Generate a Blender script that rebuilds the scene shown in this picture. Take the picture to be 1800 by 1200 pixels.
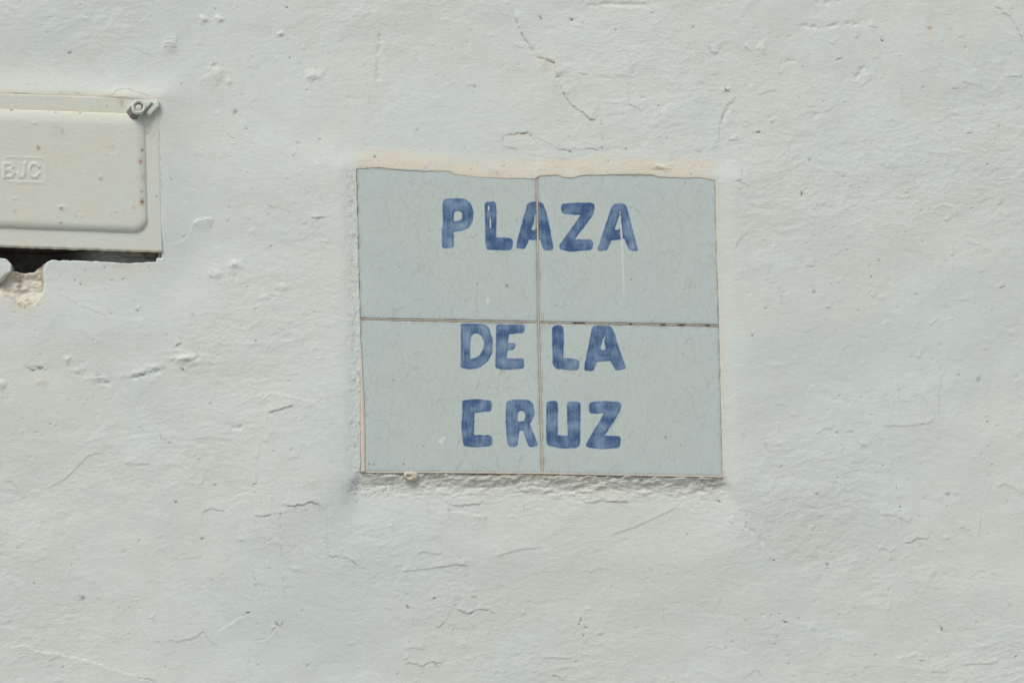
import bpy, bmesh, math, random
import numpy as np
from mathutils import Vector, Matrix

# ------------------------------------------------------------------ clear
for _o in list(bpy.data.objects):
    bpy.data.objects.remove(_o)
sc = bpy.context.scene
COL = sc.collection
rad = math.radians

# ------------------------------------------------------------------ camera
TARGET = np.array([0.0, 0.0, 3.0])
DIST, PITCH, ROLL = 8.0, rad(10.0), rad(1.2)
FOCAL = 36.0 * DIST / 1.41
fwd = np.array([0.0, math.cos(PITCH), math.sin(PITCH)])
r0 = np.array([1.0, 0.0, 0.0])
u0 = np.array([0.0, -math.sin(PITCH), math.cos(PITCH)])
RIGHT = math.cos(ROLL) * r0 + math.sin(ROLL) * u0
UP = -math.sin(ROLL) * r0 + math.cos(ROLL) * u0
CAM = TARGET - fwd * DIST
cam_data = bpy.data.cameras.new('camera')
cam_data.lens = FOCAL
cam_data.sensor_width = 36.0
cam_data.clip_start = 0.1
cam_data.clip_end = 1000.0
cam = bpy.data.objects.new('camera', cam_data)
COL.objects.link(cam)
cam.matrix_world = Matrix((
    (RIGHT[0], UP[0], -fwd[0], CAM[0]),
    (RIGHT[1], UP[1], -fwd[1], CAM[1]),
    (RIGHT[2], UP[2], -fwd[2], CAM[2]),
    (0, 0, 0, 1)))
sc.camera = cam

# ------------------------------------------------------------------ sky, sun, exposure
SUN_EL, SUN_AZ = rad(54), rad(-34)          # azimuth measured from the wall's outward normal, negative = left
sun_dir = Vector((math.sin(SUN_AZ) * math.cos(SUN_EL), -math.cos(SUN_AZ) * math.cos(SUN_EL), math.sin(SUN_EL)))
world = bpy.data.worlds.new('World')
sc.world = world
world.use_nodes = True
wn = world.node_tree.nodes
wn.clear()
sky = wn.new('ShaderNodeTexSky')
sky.sky_type = 'NISHITA'
sky.sun_disc = False
sky.sun_elevation = SUN_EL
sky.sun_rotation = math.atan2(sun_dir.x, sun_dir.y)
sky.air_density = 1.0
sky.dust_density = 4.0
sky.ozone_density = 1.0
bg = wn.new('ShaderNodeBackground')
bg.inputs['Strength'].default_value = 0.10
wo = wn.new('ShaderNodeOutputWorld')
world.node_tree.links.new(sky.outputs[0], bg.inputs[0])
world.node_tree.links.new(bg.outputs[0], wo.inputs[0])
sun = bpy.data.lights.new('sun', 'SUN')
sun.energy = 1.5
sun.angle = rad(24)
sun.color = (1.0, 0.95, 0.87)
sun_o = bpy.data.objects.new('sun', sun)
COL.objects.link(sun_o)
sun_o.rotation_euler = sun_dir.to_track_quat('Z', 'Y').to_euler()
vs = sc.view_settings
vs.view_transform = 'Standard'
vs.look = 'None'
vs.gamma = 1.0
vs.use_curve_mapping = False
vs.exposure = 0.135
sc.cycles.use_denoising = True
sc.cycles.denoising_input_passes = 'RGB_ALBEDO_NORMAL'
sc.cycles.denoising_prefilter = 'NONE'

# ------------------------------------------------------------------ helpers
FPX = FOCAL / 36.0 * 1800.0


def px2w(u, v, h=0.0):
    """point of the plane y = -h seen at photo position (u, v)"""
    u = np.asarray(u, float); v = np.asarray(v, float); h = np.asarray(h, float)
    a = (u - 900.0) / FPX; b = -(v - 600.0) / FPX
    d = [fwd[i] + a * RIGHT[i] + b * UP[i] for i in range(3)]
    t = (-h - CAM[1]) / d[1]
    return CAM[0] + t * d[0], CAM[1] + t * d[1], CAM[2] + t * d[2]


def w2px(x, y, z):
    dx, dy, dz = x - CAM[0], y - CAM[1], z - CAM[2]
    c = dx * fwd[0] + dy * fwd[1] + dz * fwd[2]
    a = dx * RIGHT[0] + dy * RIGHT[1] + dz * RIGHT[2]
    b = dx * UP[0] + dy * UP[1] + dz * UP[2]
    return 900.0 + FPX * a / c, 600.0 - FPX * b / c


PXM = 1.41 / 1800.0
_rng = np.random.RandomState(7)
PERM = _rng.permutation(512).astype(np.int32)
GA = _rng.rand(512) * 2 * np.pi
GX, GY = np.cos(GA), np.sin(GA)


def perlin(x, y, seed=0):
    x = np.asarray(x, float) + seed * 17.31; y = np.asarray(y, float) - seed * 9.73
    xi = np.floor(x).astype(np.int32); yi = np.floor(y).astype(np.int32)
    xf = x - xi; yf = y - yi
    u = xf * xf * xf * (xf * (xf * 6 - 15) + 10)
    v = yf * yf * yf * (yf * (yf * 6 - 15) + 10)

    def g(ix, iy, fx, fy):
        k = PERM[(PERM[(ix + seed * 13) & 511] + iy) & 511]
        return GX[k] * fx + GY[k] * fy
    a = g(xi, yi, xf, yf); b = g(xi + 1, yi, xf - 1, yf)
    c = g(xi, yi + 1, xf, yf - 1); d = g(xi + 1, yi + 1, xf - 1, yf - 1)
    return 1.5 * ((a + u * (b - a)) + v * ((c + u * (d - c)) - (a + u * (b - a))))


def fbm(x, y, oct=4, seed=0, gain=0.5):
    s = 0; a = 1.0; n = 0
    for i in range(oct):
        s = s + a * perlin(x * 2.03 ** i, y * 2.03 ** i, seed + i)
        n += a; a *= gain
    return s / n


def sstep(a, b, x):
    t = np.clip((x - a) / (b - a), 0, 1)
    return t * t * (3 - 2 * t)


def seg_dist(px, py, ax, ay, bx, by):
    dx, dy = bx - ax, by - ay
    l = dx * dx + dy * dy + 1e-18
    t = np.clip(((px - ax) * dx + (py - ay) * dy) / l, 0, 1)
    qx, qy = px - ax - t * dx, py - ay - t * dy
    return np.hypot(qx, qy), dx * (py - ay) - dy * (px - ax), t


def poly_sd(px, py, pts):
    """signed distance to a polygon, negative inside"""
    d = np.full(np.shape(px), 1e9); ins = np.zeros(np.shape(px), bool)
    n = len(pts)
    for i in range(n):
        ax, ay = pts[i]; bx, by = pts[(i + 1) % n]
        dd, _, _ = seg_dist(px, py, ax, ay, bx, by)
        d = np.minimum(d, dd)
        c = ((ay > py) != (by > py)) & (px < (bx - ax) * (py - ay) / (by - ay + 1e-12) + ax)
        ins ^= c
    return np.where(ins, -d, d)


def line_dist(px, py, pts):
    d = np.full(np.shape(px), 1e9)
    for (a, b) in zip(pts[:-1], pts[1:]):
        d = np.minimum(d, seg_dist(px, py, a[0], a[1], b[0], b[1])[0])
    return d


def grid_quads(nr, nc, keep=None):
    i = np.arange(nr * nc, dtype=np.int32).reshape(nr, nc)
    q = np.stack([i[:-1, :-1], i[:-1, 1:], i[1:, 1:], i[1:, :-1]], -1).reshape(-1, 4)
    if keep is not None:
        q = q[keep.reshape(-1)]
    return q


def np_mesh(name, verts, quads, mask=None, mat_index=None, smooth=True):
    me = bpy.data.meshes.new(name)
    nv, nq = len(verts), len(quads)
    me.vertices.add(nv)
    me.vertices.foreach_set('co', np.ascontiguousarray(verts, np.float32).ravel())
    me.loops.add(nq * 4)
    me.loops.foreach_set('vertex_index', np.ascontiguousarray(quads, np.int32).ravel())
    me.polygons.add(nq)
    me.polygons.foreach_set('loop_start', np.arange(nq, dtype=np.int32) * 4)
    me.polygons.foreach_set('use_smooth', np.full(nq, smooth, bool))
    if mat_index is not None:
        me.polygons.foreach_set('material_index', np.asarray(mat_index, np.int32))
    me.update(calc_edges=True)
    if mask is not None:
        at = me.attributes.new('mask', 'FLOAT_COLOR', 'POINT')
        m4 = np.ones((nv, 4), np.float32); m4[:, :mask.shape[1]] = mask
        at.data.foreach_set('color', m4.ravel())
    return me


def link(name, me, parent=None, loc=None, mats=()):
    o = bpy.data.objects.new(name, me)
    COL.objects.link(o)
    for m in mats:
        me.materials.append(m)
    if loc is not None:
        o.location = loc
    if parent is not None:
        o.parent = parent
    return o


def tag(o, label, cat):
    o['label'] = label
    o['category'] = cat


# ------------------------------------------------------------------ materials
class NT:
    def __init__(s, name):
        s.mat = bpy.data.materials.new(name); s.mat.use_nodes = True
        s.t = s.mat.node_tree; s.t.nodes.clear()
        s.out = s.t.nodes.new('ShaderNodeOutputMaterial')
        s.b = s.t.nodes.new('ShaderNodeBsdfPrincipled')
        s.t.links.new(s.b.outputs[0], s.out.inputs[0])

    def n(s, typ, **kw):
        nd = s.t.nodes.new(typ)
        for k, v in kw.items():
            setattr(nd, k, v)
        return nd

    def l(s, a, b):
        s.t.links.new(a, b)

    def val(s, sock, v):
        if isinstance(v, (int, float, tuple, list)):
            sock.default_value = v
        else:
            s.l(v, sock)

    def math(s, op, a, b=0.0, clamp=False):
        nd = s.n('ShaderNodeMath', operation=op, use_clamp=clamp)
        s.val(nd.inputs[0], a); s.val(nd.inputs[1], b)
        return nd.outputs[0]

    def mix(s, f, a, b, blend='MIX'):
        nd = s.n('ShaderNodeMix', data_type='RGBA', blend_type=blend)
        s.val(nd.inputs[0], f)
        s.val(nd.inputs[6], a if not isinstance(a, tuple) else (*a, 1.0))
        s.val(nd.inputs[7], b if not isinstance(b, tuple) else (*b, 1.0))
        return nd.outputs[2]

    def rng(s, x, a, b, c=0.0, d=1.0):
        nd = s.n('ShaderNodeMapRange')
        s.val(nd.inputs[0], x)
        for i, v in enumerate((a, b, c, d)):
            nd.inputs[i + 1].default_value = v
        return nd.outputs[0]

    def pos(s, scale=(1, 1, 1)):
        g = s.n('ShaderNodeNewGeometry')
        m = s.n('ShaderNodeMapping')
        m.inputs['Scale'].default_value = scale
        s.l(g.outputs['Position'], m.inputs['Vector'])
        return m.outputs[0]

    def noise(s, vec, scale, detail=4.0, rough=0.55, dist=0.0):
        nd = s.n('ShaderNodeTexNoise')
        nd.inputs['Scale'].default_value = scale
        nd.inputs['Detail'].default_value = detail
        nd.inputs['Roughness'].default_value = rough
        nd.inputs['Distortion'].default_value = dist
        s.l(vec, nd.inputs['Vector'])
        return nd.outputs[0]

    def mask(s):
        a = s.n('ShaderNodeAttribute', attribute_name='mask')
        sp = s.n('ShaderNodeSeparateColor')
        s.l(a.outputs['Color'], sp.inputs[0])
        return sp.outputs[0], sp.outputs[1], sp.outputs[2]

    def bump(s, h, strength, dist):
        nd = s.n('ShaderNodeBump')
        nd.inputs['Strength'].default_value = strength
        nd.inputs['Distance'].default_value = dist
        s.l(h, nd.inputs['Height'])
        s.l(nd.outputs[0], s.b.inputs['Normal'])


def plaster_material(name, cool, warm, cream, coats=0.0):
    m = NT(name)
    p = m.pos()
    dirt_shade, cr, rust = m.mask()
    big = m.noise(p, 3.2, 5.0, 0.6, 0.6)
    mid = m.noise(m.pos((1.0, 1.0, 1.7)), 19.0, 4.0, 0.6, 0.3)
    fine = m.noise(m.pos((1.0, 1.0, 2.2)), 240.0, 3.0, 0.65)
    grain = m.noise(p, 900.0, 2.0, 0.6)
    c = m.mix(m.rng(big, 0.40, 0.62), cool, warm)
    if coats:                                     # later coats of limewash, a shade whiter and cooler
        al = m.n('ShaderNodeAttribute', attribute_name='mask')
        c = m.mix(m.math('MULTIPLY', al.outputs['Alpha'], coats), c, (0.735, 0.825, 0.815))
    c = m.mix(m.rng(mid, 0.35, 0.70, 0.0, 0.35), c, tuple(x * 0.93 for x in warm))
    c = m.mix(m.rng(fine, 0.30, 0.72, 0.0, 0.20), c, (0.54, 0.60, 0.555))
    brush = m.noise(m.pos((1.0, 1.0, 4.5)), 130.0, 4.0, 0.7, 0.4)
    c = m.mix(m.rng(brush, 0.32, 0.70, 0.0, 0.42), c, (0.575, 0.625, 0.585))
    c = m.mix(m.rng(m.noise(p, 520.0, 3.0, 0.7), 0.60, 0.74, 0.0, 0.30), c, (0.40, 0.43, 0.40))
    c = m.mix(m.rng(grain, 0.52, 0.72, 0.0, 0.24), c, (0.47, 0.51, 0.475))
    # cream mortar / yellowed paint, peppered with tiny specks
    c = m.mix(cr, c, cream)
    spk = m.math('MULTIPLY', m.rng(grain, 0.58, 0.70), cr)
    c = m.mix(m.math('MULTIPLY', spk, 0.35), c, (0.33, 0.24, 0.15))
    c = m.mix(rust, c, (0.30, 0.13, 0.03))
    c = m.mix(dirt_shade, c, (0.075, 0.070, 0.058))
    m.l(c, m.b.inputs['Base Color'])
    m.b.inputs['Roughness'].default_value = 0.86
    m.b.inputs['Specular IOR Level'].default_value = 0.25
    h = m.math('ADD', m.math('MULTIPLY', fine, 0.7), m.math('MULTIPLY', grain, 0.35))
    m.bump(m.math('ADD', h, m.math('MULTIPLY', m.math('MULTIPLY', brush, m.rng(big, 0.35, 0.65, 0.1, 1.0)), 1.0)), 0.34, 0.0012)
    return m.mat


COOL = (0.690, 0.790, 0.765)
WARM = (0.715, 0.780, 0.705)
MAT_WALL = plaster_material('whitewashed_plaster', COOL, WARM, (0.725, 0.685, 0.555), 0.55)
MAT_BOX = plaster_material('painted_metal', (0.68, 0.76, 0.70), (0.70, 0.765, 0.675), (0.71, 0.68, 0.545))


def glaze_material():
    m = NT('ceramic_glaze')
    p = m.pos()
    ink, white, dirt_shade = m.mask()
    big = m.noise(p, 9.0, 3.0, 0.5)
    grain = m.noise(p, 700.0, 3.0, 0.7)
    spec = m.noise(p, 330.0, 2.0, 0.6)
    c = m.mix(m.rng(big, 0.3, 0.7), (0.555, 0.655, 0.63), (0.60, 0.685, 0.645))
    oi = m.n('ShaderNodeObjectInfo')
    c = m.mix(m.rng(oi.outputs['Random'], 0.0, 1.0, 0.0, 0.35), c, (0.56, 0.64, 0.61))
    c = m.mix(m.rng(grain, 0.35, 0.7, 0.0, 0.36), c, (0.43, 0.515, 0.49))
    c = m.mix(m.rng(m.noise(m.pos((1.0, 1.0, 0.8)), 210.0, 4.0, 0.7), 0.35, 0.68, 0.0, 0.30), c, (0.45, 0.535, 0.51))
    al = m.n('ShaderNodeAttribute', attribute_name='mask')
    c = m.mix(m.math('MULTIPLY', al.outputs['Alpha'], 0.38), c, (0.525, 0.665, 0.675))
    # crazing: two sizes of warped cells, shown in patches
    for sc_, w, st, thr in ((33.0, 0.010, 0.34, 0.38), (72.0, 0.018, 0.32, 0.39), (140.0, 0.032, 0.26, 0.43)):
        wv = m.n('ShaderNodeTexNoise'); wv.inputs['Scale'].default_value = sc_ * 0.9
        wv.inputs['Detail'].default_value = 3.0
        m.l(m.pos((1.0, 1.0, 0.62)), wv.inputs['Vector'])
        ad = m.n('ShaderNodeVectorMath', operation='MULTIPLY_ADD')
        m.l(wv.outputs['Color'], ad.inputs[0]); ad.inputs[1].default_value = (0.022, 0.0, 0.022)
        m.l(m.pos((1.0, 0.0, 0.62)), ad.inputs[2])
        vo = m.n('ShaderNodeTexVoronoi', feature='DISTANCE_TO_EDGE')
        vo.inputs['Scale'].default_value = sc_
        m.l(ad.outputs[0], vo.inputs['Vector'])
        ln = m.rng(vo.outputs['Distance'], 0.0, w, 1.0, 0.0)
        pat = m.rng(m.noise(p, 11.0 + sc_ * 0.1, 3.0), thr - 0.06, thr + 0.14)
        c = m.mix(m.math('MULTIPLY', m.math('MULTIPLY', ln, pat), st), c, (0.23, 0.24, 0.21))
    # painted blue: thin wash to pooled pigment
    blue = m.mix(m.rng(ink, 0.35, 1.0), (0.25, 0.375, 0.52), (0.042, 0.102, 0.235))
    pin = m.rng(spec, 0.68, 0.74)
    cover = m.math('MULTIPLY', m.rng(ink, 0.05, 0.42), m.math('SUBTRACT', 1.0, m.math('MULTIPLY', pin, 0.45)))
    c = m.mix(cover, c, blue)
    c = m.mix(white, c, (0.74, 0.76, 0.70))
    c = m.mix(dirt_shade, c, (0.11, 0.095, 0.07))
    m.l(c, m.b.inputs['Base Color'])
    m.l(m.rng(big, 0.3, 0.7, 0.14, 0.30), m.b.inputs['Roughness'])
    m.b.inputs['Specular IOR Level'].default_value = 0.5
    m.bump(m.noise(p, 45.0, 3.0), 0.22, 0.0015)
    return m.mat


def simple_material(name, ca, cb, scale, rough=0.8, metal=0.0, bump=0.3, use_mask=False, dark=(0.05, 0.045, 0.035)):
    m = NT(name)
    p = m.pos()
    n = m.noise(p, scale, 5.0, 0.6)
    c = m.mix(m.rng(n, 0.35, 0.65), ca, cb)
    if use_mask:
        d, w, r = m.mask()
        c = m.mix(w, c, (0.70, 0.66, 0.56))
        c = m.mix(r, c, (0.25, 0.19, 0.125))
        c = m.mix(d, c, dark)
    m.l(c, m.b.inputs['Base Color'])
    m.b.inputs['Roughness'].default_value = rough
    m.b.inputs['Metallic'].default_value = metal
    m.bump(m.noise(p, scale * 3, 3.0), bump, 0.001)
    return m.mat


MAT_GLAZE = glaze_material()
MAT_CLAY = simple_material('tile_edge', (0.55, 0.51, 0.42), (0.66, 0.645, 0.56), 160.0, 0.85)
MAT_GROUT = simple_material('grout', (0.46, 0.425, 0.345), (0.58, 0.545, 0.455), 190.0, 0.9, use_mask=True)
MAT_METAL = simple_material('bare_box_metal', (0.10, 0.085, 0.07), (0.19, 0.165, 0.14), 60.0, 0.7, 0.3)
MAT_TAB_SHADE = simple_material('tab_grey_lug_shade', (0.17, 0.16, 0.14), (0.25, 0.24, 0.21), 120.0, 0.85)  # grey of the fixing tab, also the painted shade on the screw lugs
MAT_PAVE = simple_material('paving', (0.25, 0.235, 0.21), (0.33, 0.31, 0.275), 1.2, 0.9)

# ------------------------------------------------------------------ ground below (out of frame, bounces light up the wall)
gm = bpy.data.meshes.new('ground')
gm.from_pydata([(-150, -150, 0), (150, -150, 0), (150, 150, 0), (-150, 150, 0)], [], [(0, 1, 2, 3)])
ground = link('ground', gm, mats=[MAT_PAVE])
ground['kind'] = 'structure'

# ------------------------------------------------------------------ layout measured from the photograph (1800 x 1200 positions)
H_TILE = 0.010
H_FLANGE = 0.006
Lt, Lm, Lb = (627, 293), (633, 561), (635, 829)
Jt, Jm, Jb = (944, 303), (947, 567), (954, 832)
Rt, Rm, Rb = (1258, 309), (1264, 573), (1271, 837)
# edge of the plaster where it laps onto the tiles: left, top, right
LAP_TOP = [(560, 300), (626, 298), (665, 296), (700, 300), (745, 302), (788, 303), (800, 308), (830, 313), (885, 315), (940, 316),
           (948, 311), (980, 309), (990, 314), (1003, 315), (1025, 310), (1065, 309), (1100, 308), (1145, 309), (1160, 313),
           (1200, 314), (1230, 314), (1258, 319), (1330, 320)]
LAP_LEFT = [(200, 621), (297, 626), (420, 629), (500, 631), (561, 633), (640, 634), (700, 633), (830, 633), (900, 633)]
LAP_RIGHT = [(250, 1258), (318, 1258), (450, 1261), (573, 1265), (700, 1268), (838, 1271.5), (930, 1273)]
LID_TL, LID_TR, LID_BR, LID_BL = (-209, 156), (279, 173), (286, 443), (-202, 426)

# ------------------------------------------------------------------ the wall as one relief
STEP = 0.00125
fx0, _, _ = px2w(-232, 600); fx1, _, _ = px2w(1850, 600)
_, _, fz1 = px2w(900, -45); _, _, fz0 = px2w(900, 1245)


def axis(a, b, lo, hi):
    core = np.arange(float(a), float(b), STEP)

    def grow(dist):
        out = []; s = STEP; t = 0
        while True:
            s *= 1.24; t += s
            if t >= dist - s * 0.3:
                break
            out.append(t)
        return np.array(out + [dist])
    left = core[0] - grow(core[0] - lo)[::-1]
    right = core[-1] + grow(hi - core[-1])
    return np.concatenate([left, core, right])


XS = axis(fx0, fx1, -4.5, 4.5)
ZS = axis(fz0, fz1, -0.05, 5.6)
nz, nx = len(ZS), len(XS)
X, Z = np.meshgrid(XS, ZS)
U, V = w2px(X, np.zeros_like(X), Z)
US, VS_ = w2px(X, np.full_like(X, -H_TILE), Z)
UB, VB = w2px(X, np.full_like(X, -H_FLANGE), Z)
MM = 0.001

Hm = 4.4 * fbm(X / 0.42, Z / 0.36, 3, 1) + 2.0 * fbm(X / 0.15, Z / 0.115, 2, 5)
rough = sstep(-0.25, 0.45, fbm(X / 0.30, Z / 0.25, 3, 9))          # where the plaster is coarse
warpx = 0.012 * fbm(X / 0.06, Z / 0.05, 2, 21); warpz = 0.012 * fbm(X / 0.06, Z / 0.05, 2, 25)
lump = fbm((X + warpx) / 0.042, (Z + warpz) / 0.030, 4, 31)
Hm += (0.22 + 0.42 * rough) * lump
ridge = 1 - np.abs(fbm((X + 0.35 * Z + warpx) / 0.075, (Z - 0.22 * X + warpz) / 0.026, 3, 41)) * 2.2
Hm += 0.42 * np.clip(ridge - 0.55, 0, 1) * (0.35 + rough)
strokes = fbm(X / 0.020, (Z + 0.12 * X + 0.3 * warpz) / 0.0055, 3, 51, 0.6)
Hm += (0.10 + 0.18 * rough) * strokes
Hm += (0.09 + 0.14 * rough) * fbm(X / 0.0055, Z / 0.0042, 2, 61, 0.7)
# patches of older paint coats: thin plateaus with crisp edges
coat = fbm((X + 1.6 * warpx) / 0.19, (Z + 1.6 * warpz) / 0.14, 4, 71, 0.6)
Hm += 0.20 * sstep(0.05, 0.095, coat) + 0.16 * sstep(-0.21, -0.17, coat)
Hm += (0.04 + 0.06 * rough) * perlin(X / 0.0031, Z / 0.0027, 65)
dirt_shade = np.zeros_like(X); cream = np.zeros_like(X); rust = np.zeros_like(X)
cream += 0.10 * sstep(0.15, 0.6, fbm(X / 0.22, Z / 0.28, 4, 81))

# --- traced cracks, flakes, ridges.  f faint, k crack, d dark nick, s flake edge, r ridge, g gouge
rnd = random.Random(3)


def jitter(pts, amp):
    out = [pts[0]]
    for a, b in zip(pts[:-1], pts[1:]):
        L = math.hypot(b[0] - a[0], b[1] - a[1])
        n = max(1, int(L / 4.5))
        for i in range(1, n + 1):
            t = i / n
            e = 0 if i == n else 1
            out.append((a[0] + (b[0] - a[0]) * t + e * rnd.gauss(0, amp), a[1] + (b[1] - a[1]) * t + e * rnd.gauss(0, amp)))
    return out


def window(xa, xb, za, zb):
    i0, i1 = np.searchsorted(XS, [xa, xb]); j0, j1 = np.searchsorted(ZS, [za, zb])
    return slice(max(0, j0 - 1), j1 + 1), slice(max(0, i0 - 1), i1 + 1)


KIND = {  # depth mm, half width mm, dirt, step mm, step reach mm
    'f': (0.22, 0.75, 0.25, 0.22, 7), 'k': (0.60, 0.78, 0.40, 0.55, 10), 'd': (1.3, 0.95, 0.92, 0.35, 5),
    's': (0.30, 0.75, 0.32, 1.35, 12), 'r': (-0.8, 3.2, 0.0, 0.0, 8), 'g': (1.1, 3.2, 0.03, 0.0, 8), 'x': (0.0, 0.75, 0.05, 0.65, 10)}


def stroke(kind, pts, amp=0.9, flip=1):
    dep, wid, di, stp, reach = KIND[kind]
    pp = jitter(pts, amp)
    wx, _, wz = px2w([p[0] for p in pp], [p[1] for p in pp])
    pad = max(wid, reach) * MM * 3
    sj, si = window(wx.min() - pad, wx.max() + pad, wz.min() - pad, wz.max() + pad)
    x, z = X[sj, si], Z[sj, si]
    d = np.full(x.shape, 1e9); side = np.zeros(x.shape); along = np.zeros(x.shape)
    n = len(wx) - 1
    for i in range(n):
        dd, s, t = seg_dist(x, z, wx[i], wz[i], wx[i + 1], wz[i + 1])
        L = math.hypot(wx[i + 1] - wx[i], wz[i + 1] - wz[i]) + 1e-9
        w = dd < d
        d = np.where(w, dd, d); side = np.where(w, s / L, side); along = np.where(w, (i + t) / n, along)
    dm = d / MM
    ends = sstep(0, 0.12, along) * sstep(0, 0.12, 1 - along)
    if kind == 'd':
        ends = np.maximum(ends, 0.6)
    vary = 0.25 + 0.75 * np.clip(perlin(x / 0.008, z / 0.008, 91) * 1.8 + 0.55, 0, 1)
    g = np.exp(-(dm / wid) ** 2)
    Hm[sj, si] -= dep * g * ends * vary
    if stp:
        sd = side * flip / MM
        lift = stp * np.exp(-dm / reach) * sstep(-0.7, 0.7, sd) * ends
        Hm[sj, si] += lift
    if di:
        dirt_shade[sj, si] = np.maximum(dirt_shade[sj, si], di * np.exp(-(dm / (wid * 0.85)) ** 2) * ends * vary)


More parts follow.
